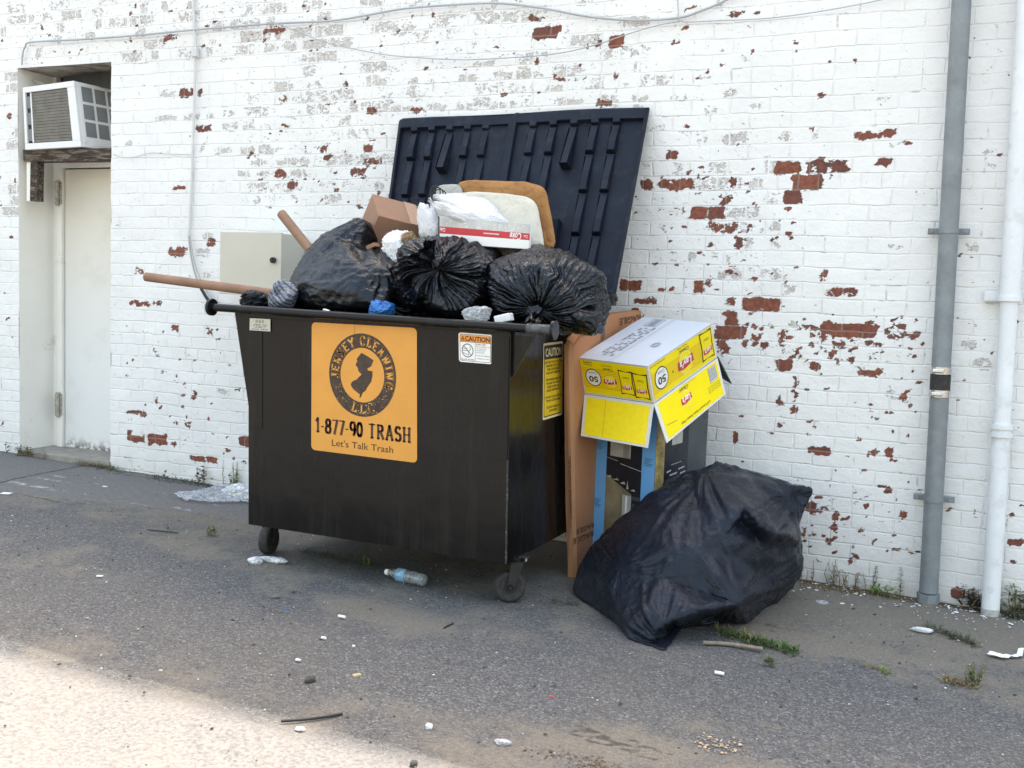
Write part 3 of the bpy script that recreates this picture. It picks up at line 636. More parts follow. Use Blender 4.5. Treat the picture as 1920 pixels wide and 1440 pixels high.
def slab_arc(d,txt,cu,cv,r,h,a0,a1,m,k,tx=.2,ts=.12,flip=False):
    """text on a circle (metres); angles in degrees of first/last letter centre"""
    n=len(txt); ws=[GL[c][0]+.10 for c in txt]; T=sum(ws)-ws[0]/2-ws[-1]/2; pos=0
    for i,c in enumerate(txt):
        a=math.radians(a0+(a1-a0)*pos/T); w,Q=glyph_quads(c,tx,ts)
        for q in Q:
            out=[]
            for px,py in q:
                X=(px-w/2)*h; Y=py*h
                if not flip: R_=r+Y; ang=a-X/(r+h/2)
                else: R_=r+h-Y; ang=a+X/(r+h/2)
                out.append((cu+R_*math.cos(ang)/d.W,cv+R_*math.sin(ang)/d.H))
            d.poly(out,m,k)
        if i<n-1: pos+=ws[i]/2+ws[i+1]/2

def proj(p):
    v=np.array([p[0],p[1]+D,p[2]-ZO]); c=v[0]*CXv+v[1]*CNv+v[2]*CZv
    return CX+FPX*c[0]/c[2], CY+FPX*c[1]/c[2], c[2]
def at_plane(px,py,P,n):
    a,b,c=ray(px,py); d=Vector((a,b,c)); o=Vector((0,-D,ZO)); t=(Vector(P)-o).dot(n)/d.dot(n); return o+d*t
def quadface(P00,P10,P11,P01,lift=.0005): return Decal(P00,P10,P11,P01,lift)

# ------------------------------------------------------------------ air conditioner on its timber shelf
A0=at_y(42,164,-.03);A1=at_y(138,151,-.03);A2=at_y(152,275,-.03);A3=at_y(47,281,-.03)
back=Vector((.02,.40,.005))
ac=empty('air_conditioner',(A0+A2)/2+Vector((0,.2,0)),'white window air conditioner with grey louvred side on timber shelf above the door','air conditioner')
mb=MB(); dn=.018
B=[A3,A2,A2+back,A3+back,A0,A1,A1+back,A0+back]
mb.hexa([p+Vector((0,.02,0)) for p in B[:2]]+B[2:4]+[p+Vector((0,.02,0)) for p in B[4:6]]+B[6:],bev=.008)
mb.build('casing',M['ac_white'],ac)
def lerpq(q,u,v): return (q[0]*(1-u)+q[1]*u)*(1-v)+(q[3]*(1-u)+q[2]*u)*v
FQ=[A3,A2,A1,A0]     # front face BL BR TR TL
def slab_on(q,u0,v0,u1,v1,out,th,mb,bev=0,mi=0):
    n=(q[1]-q[0]).cross(q[3]-q[0]).normalized()
    a=[lerpq(q,u0,v0),lerpq(q,u1,v0),lerpq(q,u1,v1),lerpq(q,u0,v1)]
    f=[p+n*out for p in a]; b=[p+n*(out-th) for p in a]
    mb.hexa([f[0],f[1],b[1],b[0],f[3],f[2],b[2],b[3]],mi,bev)
FQ2=[p+Vector((0,.02,0)) for p in FQ]
mb=MB(); slab_on(FQ2,0,0,1,.10,.02,.02,mb,.004); slab_on(FQ2,0,.91,1,1,.02,.02,mb,.004); slab_on(FQ2,0,.10,.045,.91,.0195,.02,mb,.003); slab_on(FQ2,.86,.10,1,.91,.0195,.02,mb,.003)
mb.build('front_frame',M['ac_white'],ac)
mb=MB(); slab_on(FQ2,.045,.10,.86,.91,.004,.003,mb,0,0)
for i in range(17):
    v=.112+i*.0465; slab_on(FQ2,.16,v,.855,v+.041,.013,.006,mb,0,1)
for i in range(3): slab_on(FQ2,.05,.14+i*.26,.135,.14+i*.26+.19,.010,.004,mb,0,2)
mb.build('grille',[M['black_dull'],mat('dusty_fins',(.17,.16,.14),.85,var=.2,vscale=20,bump=.4),M['ac_grey']],ac)
mb=MB(); slab_on(FQ2,.136,.11,.158,.90,.016,.01,mb); mb.build('grille_trim',M['ac_white'],ac)
SQ=[A2+Vector((0,.02,0)),A2+back,A1+back,A1+Vector((0,.02,0))]
mb=MB()
for c in range(3):
    for r in range(3):
        u0=.10+c*.30; v0=.17+r*.27; slab_on(SQ,u0,v0,u0+.24,v0+.225,.003,.004,mb)
mb.build('side_louvre',M['ac_grey'],ac)
mb=MB(); c=lerpq(SQ,.07,.09); mb.tube([c,c+Vector((.006,0,0))],.012,n=16); slab_on(SQ,.25,.05,.8,.09,.003,.004,mb); mb.build('drain_plug',M['ac_white'],ac)
sh=empty('timber_shelf',at_y(128,292,0.),'dark weathered timber beam with short post under the air conditioner','shelf')
a=at_y(43,281,.004); b=at_y(212,277,.004); c=at_y(212,301,.004); e=at_y(44,303,.004)
for q_ in (a,b,c,e): q_.x=max(XA0+.004,min(XA1-.006,q_.x))
MB().poly_prism([a,b,c,e],(0,.09,0)).build('beam',M['wood'],sh)
a=at_y(57,303,.0); b=at_y(70,303,.0); c=at_y(69,377,.0); e=at_y(56,377,.0)
MB().poly_prism([a,b,c,e],(0,.06,0)).build('post',M['wood'],sh)
a=at_y(50,303,.02); b=at_y(57,303,.02); c=at_y(56,377,.02); e=at_y(50,377,.02)
MB().poly_prism([a,b,c,e],(0,.05,0)).build('packing_strip',M['cream_paint'],sh)

# ------------------------------------------------------------------ wires, conduit, pipes
def spline(pts,n=10):
    P=[Vector(p) for p in pts]; P=[P[0]*2-P[1]]+P+[P[-1]*2-P[-2]]; out=[]
    for i in range(1,len(P)-2):
        for k in range(n):
            t=k/n; a,b,c,d_=P[i-1:i+3]
            out.append(.5*((2*b)+(c-a)*t+(2*a-5*b+4*c-d_)*t*t+(3*b-a-3*c+d_)*t**3))
    out.append(P[-2]); return out
def wallpath(px,y=-.02,n=8): return spline([at_y(a,b,y) for a,b in px],n)
MB().tube(wallpath([(41,122),(42,104),(47,88),(60,79),(150,74),(260,66),(362,56),(500,45),(620,39),(690,28),(760,16),(850,9),(930,6),(1010,14),(1090,29),(1150,36),(1210,38),(1275,33),(1310,22),(1345,8),(1390,-14),(1480,-60)],-.03),.0062,n=8).build('wall_cable',M['cable'],origin=at_y(600,40,-.03))
tag(bpy.data.objects['wall_cable'],'thick grey cable running along the top of the wall over the door recess','cable')
MB().tube(wallpath([(500,42),(522,46),(560,60),(620,82),(720,102),(800,109),(870,112),(960,108),(1040,101),(1110,86),(1180,63),(1235,47),(1275,40)],-.035),.0032,n=6).build('sagging_wire',M['cable'],origin=at_y(850,110,-.03))
tag(bpy.data.objects['sagging_wire'],'thin wire hanging in a shallow sag on the brick above the open lid','wire')
MB().tube(wallpath([(1270,-30),(1272,20),(1277,40),(1340,39),(1430,35),(1500,27),(1580,14),(1650,0),(1720,-18)],-.03),.0028,n=6).build('upper_wire',M['cable'],origin=at_y(1450,30,-.03))
tag(bpy.data.objects['upper_wire'],'thin wire rising to the right towards the grey drainpipe','wire')
MB().tube(wallpath([(212,289),(225,294),(245,296),(262,292),(285,287),(320,289),(358,290)],-.02),.0022,n=6).build('bell_wire',M['cable'],origin=at_y(300,290,-.02))
tag(bpy.data.objects['bell_wire'],'short thin wire from the door recess to the white conduit','wire')
MB().tube(wallpath([(40,125),(50,142),(62,150),(85,158)],.12),.004,n=6).build('drop_cord',M['cable'],origin=at_y(60,150,.1))
tag(bpy.data.objects['drop_cord'],'pale cord curving down inside the recess behind the air conditioner','cord')
cd=empty('wall_conduit',at_y(360,250,-.03),'thin white painted conduit dropping down the wall towards the grey cabinet','conduit')
MB().tube(wallpath([(362,-60),(362,0),(365,60),(367,108)],-.025),.010,n=10).build('upper_pipe',M['conduit'],cd)
MB().tube(wallpath([(366,104),(365,160),(363,230),(361,290),(359,350),(356,410),(354,442)],-.022),.0075,n=10).build('lower_pipe',M['conduit'],cd)
a=at_y(366,98,-.03); MB().box(a,(.045,.03,.06),bev=.005).build('junction_cap',M['conduit'],cd)
MB().tube(wallpath([(354,442),(358,480),(368,520),(384,556),(398,575)],-.03),.006,n=8).tube(wallpath([(356,442),(362,480),(374,520),(392,552),(410,574)],-.04),.005,n=8).build('cable_tail',M['cable'],cd)
MB().tube(wallpath([(377,541),(386,556),(398,573)],-.06),.010,n=8).build('cable_sleeve',M['black_dull'],cd)

def pipeseg(p,q,t0,t1): return [p.lerp(q,t0),p.lerp(q,t1)]
dp=empty('grey_drainpipe',on_g(1738,1135),'galvanised grey steel drainpipe with clamps and a rubber coupling, on the brick wall','drainpipe')
yP=-.085; pb=at_y(1741,1110,yP); pt=at_y(1803,0,yP); ext=pt+(pt-pb)*.6
rP=17.2/2000*proj(at_y(1770,600,yP))[2]
def onp(py): # point on pipe axis at pixel row
    t=(1110-py)/1110; t=t*(1.0); p=pb.lerp(pt,t)
    for _ in range(4):
        q=proj(p); p=p+(pt-pb)*((q[1]-py)/1110)
    return p
j1=onp(695); j2=onp(735)
MB().tube([pb,j2],rP,n=28).tube([j1,ext],rP,n=28).build('pipe',M['steel'],dp)
MB().tube([j2+(j1-j2)*-.05,j1+(j1-j2)*.05],rP*1.06,n=28).build('rubber_coupling',M['rubber'],dp)
for py in (694,737):
    a=onp(py+7);b=onp(py-6); c=MB().tube([a,b],rP*1.14,n=28)
    m=(a+b)/2; c.box(m+Vector((-.01,-rP*1.2,0)),(.05,.025,.022),bev=.006); c.build('hose_clamp',M['chrome'],dp)
for py in (434,936):
    a=onp(py+4);b=onp(py-5); c=MB().tube([a,b],rP*1.09,n=28); m=(a+b)/2
    for s in(-1,1):
        c.box(m+Vector((s*(rP+.025),.03,0)),(.05,.018,.03),bev=.003); c.tube([m+Vector((s*(rP+.034),-.0,0)),m+Vector((s*(rP+.034),.06,0))],.010,n=8)
    c.build('pipe_clamp',M['steel'],dp)
a=onp(1112);b=onp(1128); MB().tube([b,a],rP*1.22,n=8,smooth=False).build('base_nut',M['steel'],dp)
MB().tube([onp(1152)-Vector((0,0,.03)),onp(1127)],rP*1.02,n=20).build('base_stub',mat('dirty_concrete',(.24,.22,.20),.9,var=.3,vscale=20,bump=.5),dp)
wp=empty('white_downpipe',on_g(1853,1160),'white painted downpipe with collar joints at the right edge of the wall','drainpipe')
yW=-.075; wb=at_y(1857,1140,yW); wt=at_y(1907,330,yW); we=wt+(wt-wb)*.95; wr=16.5/2000*proj(wb)[2]
def onw(py):
    p=wb.lerp(wt,(1140-py)/810)
    for _ in range(4):
        q=proj(p); p=p+(wt-wb)*((q[1]-py)/810)
    return p
MB().tube([wb,onw(795)],wr*.98,n=24).tube([onw(810),onw(560)],wr*.90,n=24).tube([onw(563),we],wr*1.08,n=24).build('pipe',M['white_pvc'],wp)
for py in (561,800,815):
    MB().tube([onw(py+4),onw(py-5)],wr*1.2,n=24).build('collar',M['white_pvc'],wp)
m=onw(560); MB().box(m+Vector((-.06,.045,.01)),(.10,.03,.05),bev=.005).build('wall_bracket',M['white_pvc'],wp)
MB().tube([wb-Vector((0,0,.07)),wb],wr*1.0,n=20).build('base_stub',mat('chipped_stub',(.42,.41,.39),.8,var=.4,vscale=30,bump=.5),wp)

# ------------------------------------------------------------------ utility cabinet
yC=-.25
c0=at_y(413,436,yC);c1=at_y(528,434,yC); zt=(c0.z+c1.z)/2; zb_=at_y(413,551,yC).z
cab=empty('utility_cabinet',Vector(((c0.x+c1.x)/2,-.12,zb_)),'beige metal cabinet with a black latch, on the wall behind the long cardboard tube','cabinet')
MB().box(((c0.x+c1.x)/2,-.115,(zt+zb_)/2),(c1.x-c0.x-.012,.23,zt-zb_-.012),bev=.004).build('body',M['cream'],cab)
MB().box(((c0.x+c1.x)/2,yC+.008,(zt+zb_)/2),(c1.x-c0.x,.018,zt-zb_),bev=.004).build('door',M['cream'],cab)
k=at_y(513,488,yC-.006); MB().tube([k,k+Vector((0,-.016,0))],.018,n=20).box(k+Vector((0,-.018,0)),(.008,.008,.022)).build('latch',M['black_dull'],cab)

# ------------------------------------------------------------------ dumpster
yF=-1.35; yB=-.45
f=[at_y(466,983,yF),at_y(951,1058,yF),at_y(958,612,yF),at_y(466,583,yF)]
dx=Vector((0,yB-yF,0))
bk=[p+dx for p in f]; bk[2]=bk[2]+Vector((0,0,.14)); bk[3]=bk[3]+Vector((0,0,.14))
dr=Vector(((f[0].x+f[1].x)/2,(yF+yB)/2,gz((f[0].x+f[1].x)/2,-.9)))
du=empty('dumpster',dr,'black steel wheeled dumpster with orange company sign and lid open against the wall','dumpster')
T=.012
def wallslab(q,n,mb): # q BL BR TR TL outer, n inward
    i=[p+n*T for p in q]; mb.hexa([q[0],q[1],i[1],i[0],q[3],q[2],i[2],i[3]])
mb=MB()
wallslab(f,Vector((0,1,0)),mb)
tt=Vector((0,T,0))
wallslab([f[1]+tt,bk[1],bk[2],f[2]+tt],Vector((-1,0,0)),mb)
wallslab([bk[0],f[0]+tt,f[3]+tt,bk[3]],Vector((1,0,0)),mb)
wallslab([bk[1]+Vector((-T,0,0)),bk[0]+Vector((T,0,0)),bk[3]+Vector((T,0,0)),bk[2]+Vector((-T,0,0))],Vector((0,-1,0)),mb)
up=Vector((0,0,.02)); mb.hexa([f[0]+Vector((T,T,.001)),f[1]+Vector((-T,T,.001)),bk[1]+Vector((-T,-T,.001)),bk[0]+Vector((T,-T,.001)),f[0]+Vector((T,T,.02)),f[1]+Vector((-T,T,.02)),bk[1]+Vector((-T,-T,.02)),bk[0]+Vector((T,-T,.02))])
# gently uneven sheet steel: subdivide the front
mb.build('body',M['black_paint'],du)
mb=MB()   # lip, sleeves, gussets, weld seam
def fr_(u,v,o): 
    return lerpq(f,u,v)+Vector((0,-o,0))
def plate(u0,v0,u1,v1,o,mb,th=.004,bev=.0015):
    a=[fr_(u0,v0,o),fr_(u1,v0,o),fr_(u1,v1,o),fr_(u0,v1,o)]; b=[p+Vector((0,th,0)) for p in a]
    mb.hexa([a[0],a[1],b[1],b[0],a[3],a[2],b[2],b[3]],0,bev)
plate(0.0,.972,1.,1.006,.014,mb,.0135,.003)
mb.build('top_rail',M['black_paint'],du)
mb=MB(); plate(.004,.46,.060,.955,.0042,mb); mb.build('left_sleeve_plate',M['black_paint'],du)
mb=MB(); plate(.935,.44,.996,.955,.0042,mb); mb.build('right_sleeve_plate',M['black_paint'],du)
mb=MB(); plate(.993,.0,.9995,.44,.003,mb,.003,.001); mb.build('corner_weld',mat('scuffed_weld',(.018,.017,.016),.5,var=.7,vscale=60,dirt=((.25,.23,.2),.7)),du)
a=at_y(440,586,yF);b=at_y(466,586,yF);c=at_y(466,760,yF)
MB().poly_prism([a,b,c],(0,.012,0)).build('gusset',M['black_paint'],du)
a=at_y(1002,632,yF+.02);b=at_y(958,628,yF+.02);c=at_y(958,712,yF+.02)
MB().poly_prism([a,b,c],(0,.012,0)).build('gusset',M['black_paint'],du)
yb=yF-.035
l=at_y(398,576,yb); r_=at_y(1038,619,yb)
dirb=(r_-l).normalized()
MB().tube([l,r_],.0195,n=20).build('lift_bar',M['black_paint'],du)
MB().tube([r_-dirb*.12,r_-dirb*.01],.0225,n=20).build('bar_sleeve',mat('scraped_steel',(.07,.075,.08),.5,metal=.4,var=.5,vscale=40,dirt=((.3,.3,.3),.4)),du)
for c,s in((l,-1),(r_,1)):
    MB().tube([c-dirb*s*.004,c+dirb*s*.010],.042,n=28,smooth=False).build('bar_end_cap',M['black_paint'],du)
def tri_plate(x,yy,zz,mb): pass
# side rail and rear hinge posts
mb=MB()
for q,s in(((f[2],bk[2]),1),((f[3],bk[3]),-1)):
    mb=MB(); a,b=q; mb.hexa([a+Vector((0,.02,-.04)),a+Vector((s*.014,.02,-.04)),b+Vector((s*.014,0,-.04)),b+Vector((0,0,-.04)),a+Vector((0,.02,.004)),a+Vector((s*.014,.02,.004)),b+Vector((s*.014,0,.004)),b+Vector((0,0,.004))])
    mb.build('side_rail',M['black_paint'],du)
# casters
def caster(x,y,ang):
    g=gz(x,y); R_=.072; top=g+.225
    ax=Vector((math.cos(ang),math.sin(ang),0)); tr=Vector((-math.sin(ang),math.cos(ang),0))
    c=Vector((x,y,g+R_+.002)); piv=c+tr*.03
    ca=MB(); Mx=Matrix.Rotation(ang,3,'Z')
    ca.box(Vector((piv.x,piv.y,top-.004)),(.11,.10,.008),M=Mx,bev=.002)
    for s in(-1,1):
        for q in(-1,1):
            p=Vector((piv.x,piv.y,top-.008))+ax*s*.042+tr*q*.036; ca.tube([p,p-Vector((0,0,.016))],.008,n=6,smooth=False,mi=1)
    ca.tube([Vector((piv.x,piv.y,top-.008)),Vector((piv.x,piv.y,top-.03))],.03,n=20)
    for s in(-1,1):
        p0=Vector((piv.x,piv.y,top-.026))+ax*s*.034; p1=c+ax*s*.034
        ca.hexa([p1+tr*-.016+ax*-.002-Vector((0,0,.012)),p1+tr*.016+ax*-.002-Vector((0,0,.012)),p1+tr*.016+ax*.002-Vector((0,0,.012)),p1+tr*-.016+ax*.002-Vector((0,0,.012)),
                 p0+tr*-.03+ax*-.002,p0+tr*.03+ax*-.002,p0+tr*.03+ax*.002,p0+tr*-.03+ax*.002])
    ca.hexa([Vector((piv.x,piv.y,top-.032))+ax*a_+tr*b_ +Vector((0,0,c_)) for c_ in(0,.006) for a_,b_ in((-.036,-.03),(.036,-.03),(.036,.03),(-.036,.03))])
    o=ca.build('caster',[M['black_dull'],M['chrome']],du)
    w=MB(); prof=[(.030,.022),(.050,.024),(.060,.026),(.068,.024),(.072,.016),(.0735,0),(.072,-.016),(.068,-.024),(.060,-.026),(.050,-.024),(.030,-.022)]
    n=36; V=[];F=[]
    for k in range(n):
        an=2*math.pi*k/n; rad=tr*math.cos(an)+Vector((0,0,1))*math.sin(an)
        for rr,xx in prof: V.append(c+rad*rr+ax*xx)
    m_=len(prof)
    for k in range(n):
        for j in range(m_-1): F.append((k*m_+j,k*m_+j+1,((k+1)%n)*m_+j+1,((k+1)%n)*m_+j))
    w.add(V,F,0,True); ty=w.build('tyre',M['rubber'],o); ty.location=(0,0,0)
    h=MB(); h.tube([c-ax*.019,c+ax*.019],.047,n=28,smooth=False); h.tube([c-ax*.036,c+ax*.036],.016,n=16,smooth=False); h.tube([c-ax*.041,c+ax*.041],.008,n=6,smooth=False)
    h.build('hub',M['black_dull'],o)
_b=MB.build
def build_sub(s,name,mats,parent=None,origin=None):
    # sub-parts: parent origin sits at the top thing's origin, so geometry is stored relative to it
    if parent is not None and parent.parent is not None:
        off=parent.parent.location; o=_b(s,name,mats,None,off); o.location=(0,0,0); o.parent=parent; return o
    return _b(s,name,mats,parent,origin)
MB.build=build_sub
cl=on_g(497,1041); cr=on_g(950,1131)
caster(cl.x,cl.y+.03,math.radians(8)); caster(cr.x,cr.y+.03,math.radians(-62))
caster(f[0].x+.1,yB-.1,math.radians(35)); caster(f[1].x-.34,yB-.10,math.radians(20))

# stickers
q=[at_y(584,843,yF),at_y(782.5,868,yF),at_y(782,615,yF),at_y(585,604,yF)]
q=[p+Vector((0,-.0015,0)) for p in q]
dc=Decal(*q,lift=.0006); DI=mat('sign_dark',(.035,.02,.014),.42,var=.5,vscale=30,dirt=((.20,.10,.03),.35)); DT=mat('sign_brown',(.06,.022,.012),.45,var=.2)
dc.rrect(0,0,1,1,.022,M['orange'],0)
cu,cv,rx,ry=.492,.619,.318,.317
dc.ring(cu,cv,rx,ry,.655,DI,1)
nj=[(548,355),(600,385),(660,425),(650,450),(638,480),(600,505),(612,520),(650,525),(650,570),(640,620),(600,680),(590,705),(560,725),(545,765),(530,772),(535,740),(500,715),(470,690),(450,655),(455,630),(480,610),(500,605),(530,575),(550,555),(520,525),(515,495),(495,470),(500,450),(510,435),(505,410),(525,385)]
def uvs(x,y):
    u=(x-76)/974; b=1258+117*u; t_=70+60*u; return (u,(b-y)/(b-t_))
P2=[uvs(x,y) for x,y in nj]
tri=geometry.tessellate_polygon([[Vector((a,b,0)) for a,b in P2]])
for t3 in tri: dc.poly([P2[i] for i in t3],DI,1)
asp=ry/rx
def arc_text(d,txt,cu,cv,r,h,a0,a1,m,k,tx,ts,flip=False):
    n=len(txt); ws=[GL[c][0]+.10 for c in txt]; Tt=sum(ws)-ws[0]/2-ws[-1]/2; pos=0
    for i,c in enumerate(txt):
        a=math.radians(a0+(a1-a0)*pos/Tt); w,Q=glyph_quads(c,tx,ts)
        for q_ in Q:
            out=[]
            for px,py in q_:
                X=(px-w/2)*h*1.12; Y=py*h
                if not flip: Rr=r+Y; an=a-X/(r+h/2)
                else: Rr=r+h-Y*1.0; Rr=r+(h-Y) if False else r+h-Y; an=a+X/(r+h/2)
                out.append((cu+Rr*math.cos(an),cv+Rr*math.sin(an)*asp))
            d.poly(out,m,k)
        if i<n-1: pos+=ws[i]/2+ws[i+1]/2
arc_text(dc,'JERSEY CLEANING',cu,cv,.226,.070,184,-14,M['orange'],2,.17,.12)
arc_text(dc,'LLC',cu,cv,.226,.070,254,289,M['orange'],2,.18,.12,True)
slab(dc,'1-877-90 TRASH',.042,.147,.905,.108,DT,1,.21,.085,.09)
dc.text("Let's Talk Trash",.492,.077,.050,DT,1,w=.58,bold=.004)
rs=np.random.RandomState(4)
for i in range(60):   # scratches where the print has worn through
    a=math.radians(rs.uniform(195,350)); rr=rs.uniform(.22,.31); u,v=cu+rr*math.cos(a),cv+rr*math.sin(a)*asp; L=rs.uniform(.002,.009); an=rs.uniform(0,3.14)
    dc.line([(u,v),(u+L*math.cos(an),v+L*math.sin(an))],.0018,M['orange'] if rs.rand()<.7 else M['white_ink'],3)
dc.line([(.42,1.0),(.42,.92)],.0015,DT,1)
o=dc.build('company_sign',du); tag(o,'orange rounded sign with round black emblem and phone number')
# white caution sticker
q=[at_y(861,678,yF),at_y(923,683,yF),at_y(923.5,628,yF),at_y(860,623,yF)]; q=[p+Vector((0,-.0015,0)) for p in q]
dc=Decal(*q,lift=.0005); BK=M['ink']
dc.rrect(0,0,1,1,.012,M['white_ink'],0); dc.rrect(.035,.04,.965,.96,.009,BK,1); dc.rrect(.05,.055,.95,.945,.008,M['white_ink'],2); dc.rect(.05,.70,.95,.935,M['orange2'],3)
dc.rect(.05,.69,.95,.705,BK,3)
dc.text('CAUTION',.565,.815,.155,BK,4,w=.73,bold=.03); dc.poly([(.07,.735),(.19,.735),(.13,.91)],BK,4); dc.poly([(.10,.755),(.16,.755),(.13,.85)],M['orange2'],5); dc.line([(.13,.77),(.13,.82)],.002,BK,6)
dc.ring(.27,.405,.175,.235,.88,BK,3,40); dc.line([(.15,.57),(.39,.24)],.0028,BK,3)
for ln in ([(.13,.47),(.25,.47),(.25,.40),(.13,.40)],[(.14,.33),(.30,.24)],[(.30,.26),(.31,.38),(.25,.42)],[(.31,.38),(.37,.48),(.33,.54)]): dc.line(ln,.002,BK,3)
dc.line([(.50,.69),(.50,.06)],.0015,BK,3)
dc.text('KEEP OFF!',.67,.635,.05,BK,3,w=.28,bold=.01)
for i,(s,v) in enumerate((('Do not climb in, on',.565),('or occupy this',.50),('container for',.435),('any purpose.',.37),('Injury from slipping',.26),('or falling may occur.',.16))): dc.text(s,.535,v,.045,BK,3,w=min(.40,.021*len(s)),align='L')
dc.text('FALLING HAZARD',.27,.10,.05,BK,3,w=.40,bold=.01)
dc.build('caution_sticker',du)
# maker's plate
q=[at_y(469.5,619,yF),at_y(508.5,621.5,yF),at_y(508.5,598.5,yF),at_y(470,596.5,yF)]; q=[p+Vector((0,-.0062,0)) for p in q]
dc=Decal(*q,lift=.0005); dc.rect(0,0,1,1,M['silver_label'],0)
dc.text('D & D',.5,.77,.22,BK,1,w=.40,bold=.01)
for v,w_ in((.50,.72),(.38,.62),(.26,.45),(.12,.80)):
    for i in range(9): 
        if (i*7+int(v*100))%5: dc.rect(.5-w_/2+i*w_/9,v-.025,.5-w_/2+(i+.8)*w_/9,v+.03,BK,1)
dc.build('maker_plate',du)
# yellow side sticker
xs_=f[2].x+ .003
a=at_x(1018.5,644,xs_+.0); b=at_x(1014.5,788,xs_); ya,yb2=a.y,a.y+.26
q=[Vector((xs_,b.y,b.z)),Vector((xs_,b.y+.26,b.z+.004)),Vector((xs_,ya+.26,a.z+.004)),Vector((xs_,ya,a.z))]
xb=(f[1].x-f[2].x); 
def skinx(p):  # keep the sticker on the slightly leaning side sheet
    t=(p.z-f[1].z)/(f[2].z-f[1].z); return Vector((f[1].x+(f[2].x-f[1].x)*t+.0015,p.y,p.z))
q=[skinx(p) for p in q]
dc=Decal(*q,lift=.0006)
dc.rrect(0,0,1,1,.012,mat('sticker_edge',(.78,.70,.45),.4,var=.05),0); dc.rrect(.04,.03,.96,.97,.009,BK,1); dc.rect(.06,.045,.94,.785,M['yellow2'],2); dc.rect(.03,.80,.97,.955,BK,2)
dc.text('CAUTION',.5,.875,.105,mat('sticker_cream',(.82,.74,.48),.4),3,w=.80,bold=.02)
for s,v in (('DO NOT PLAY IN, ON,',.745),('AROUND OR OCCUPY',.698),('THIS CONTAINER',.651),('FOR ANY PURPOSE',.604),('CONTAINER MUST BE',.515),('PLACED ON HARD',.468),('LEVEL SURFACE',.421),('LOAD UNIFORMLY',.374),('DO NOT LOAD ABOVE',.285),('TOP OF CONTAINER',.238),('DO NOT BURN IN',.150),('CONTAINER',.103)):
    dc.text(s,.5,v,.029,BK,3,w=.046*len(s),bold=.025)
dc.build('warning_sticker',du)

# lid: moulded plastic, leaning back on the wall
LT=[at_y(748,222,-.045),at_y(1216,199,-.045)]
LB1=at_x(1152,549,LT[1].x); LB0=at_y(703,548,LB1.y)
nl=(LT[1]-LT[0]).cross(LB1-LT[1]).normalized()
if nl.y>0: nl=-nl
def build_lid():
    nu,nv=620,300
    U,V=np.meshgrid(np.linspace(0,1,nu),np.linspace(0,1,nv))  # v=0 top
    H=np.zeros_like(U)
    def st(x,a,b): 
        t_=np.clip((x-a)/(b-a),0,1); return t_*t_*(3-2*t_)
    def box_(x,a,b,s=.0035): return st(x,a-s,a+s)*(1-st(x,b-s,b+s))
    # sunken panel columns, two halves of five
    lim=[(.014,.462),(.500,.985)]
    for hi_,(h0,h1) in enumerate(lim):
        n=6; w=(h1-h0)/n
        for i in range(n):
            a=h0+i*w; b=h0+(i+1)*w-.032 if i<n-1 else h0+(i+1)*w
            H-= .030*box_(U,a,b+.002,.0022)*box_(V,.062+.004*(i%2),.985,.003)
        for i in range(n-1):   # stepped ribs between the columns
            c0=h0+(i+1)*w-.034; c1=h0+(i+1)*w+.004
            H-= .030*box_(U,c0+.001,c1-.001,.002)*box_(V,.085,.985,.003)
            if i==2:
                t_=np.clip((V-.09)/(.24),0,1); H+= (.012+.062*t_)*box_(U,c0-.002,c1-.004,.002)*box_(V,.09,.33,.0025)
                t_=np.clip((V-.62)/(.24),0,1); H+= (.060-.045*t_)*box_(U,c0-.002,c1-.004,.002)*box_(V,.62,.86,.0025)
                continue
            for s0,s1 in((.09,.245),(.255,.46),(.47,.69),(.70,.985)):
                t_=np.clip((V-s0)/(s1-s0)*1.5,0,1)
                H+= (.017+.021*t_)*box_(U,c0-.001,c1-.004,.0035)*box_(V,s0,s1,.0022)
    H+=.006*box_(U,.485,.50,.004)
    H-= .010*(st(U,.985,.995)+1-st(U,.005,.015))
    H-= .008*(1-st(V,.004,.012))
    P0=np.array(LT[0]);P1=np.array(LT[1]);Q0=np.array(LB0);Q1=np.array(LB1);N_=np.array(nl)
    U3,V3=U[...,None],V[...,None]
    P=(P0*(1-U3)+P1*U3)*(1-V3)+(Q0*(1-U3)+Q1*U3)*V3
    bow=-.012*np.sin(math.pi*U)*(1-V)+.006*np.sin(U*9+1)*(1-V)
    P=P+N_*(H+bow)[...,None]
    P[...,2]+= .010*np.sin(U*math.pi)*(1-V)
    me=MB(); idx=np.arange(nu*nv).reshape(nv,nu)
    V_=[tuple(p) for p in P.reshape(-1,3)]
    Fq=np.stack([idx[:-1,:-1],idx[1:,:-1],idx[1:,1:],idx[:-1,1:]],-1).reshape(-1,4).tolist()
    me.v=V_; me.f=Fq; me.m=[0]*len(Fq); me.sm=[False]*len(Fq)
    b0=len(me.v)   # flat back sheet + rim
    bkp=[p-nl*.028 for p in (LT[0],LT[1],LB1,LB0)]; fr2=[p-nl*.012 for p in (LT[0],LT[1],LB1,LB0)]
    me.add(bkp+fr2,[(0,1,2,3),(0,4,5,1),(1,5,6,2),(2,6,7,3),(3,7,4,0)])
    return me.build('lid',M['lid'],du)
lid=build_lid()
mb=MB(); hb=LB1+Vector((-.0,0,-.02)); 
mb.tube([LB0+Vector((0,-.01,-.03)),LB1+Vector((.02,-.01,-.03))],.012,n=12)
for t_ in(.02,.33,.66,.99):
    c=LB0.lerp(LB1,t_); mb.box(c+Vector((0,-.01,-.035)),(.05,.05,.06),bev=.008)
mb.build('hinge_rod',M['black_dull'],du)
mb=MB()
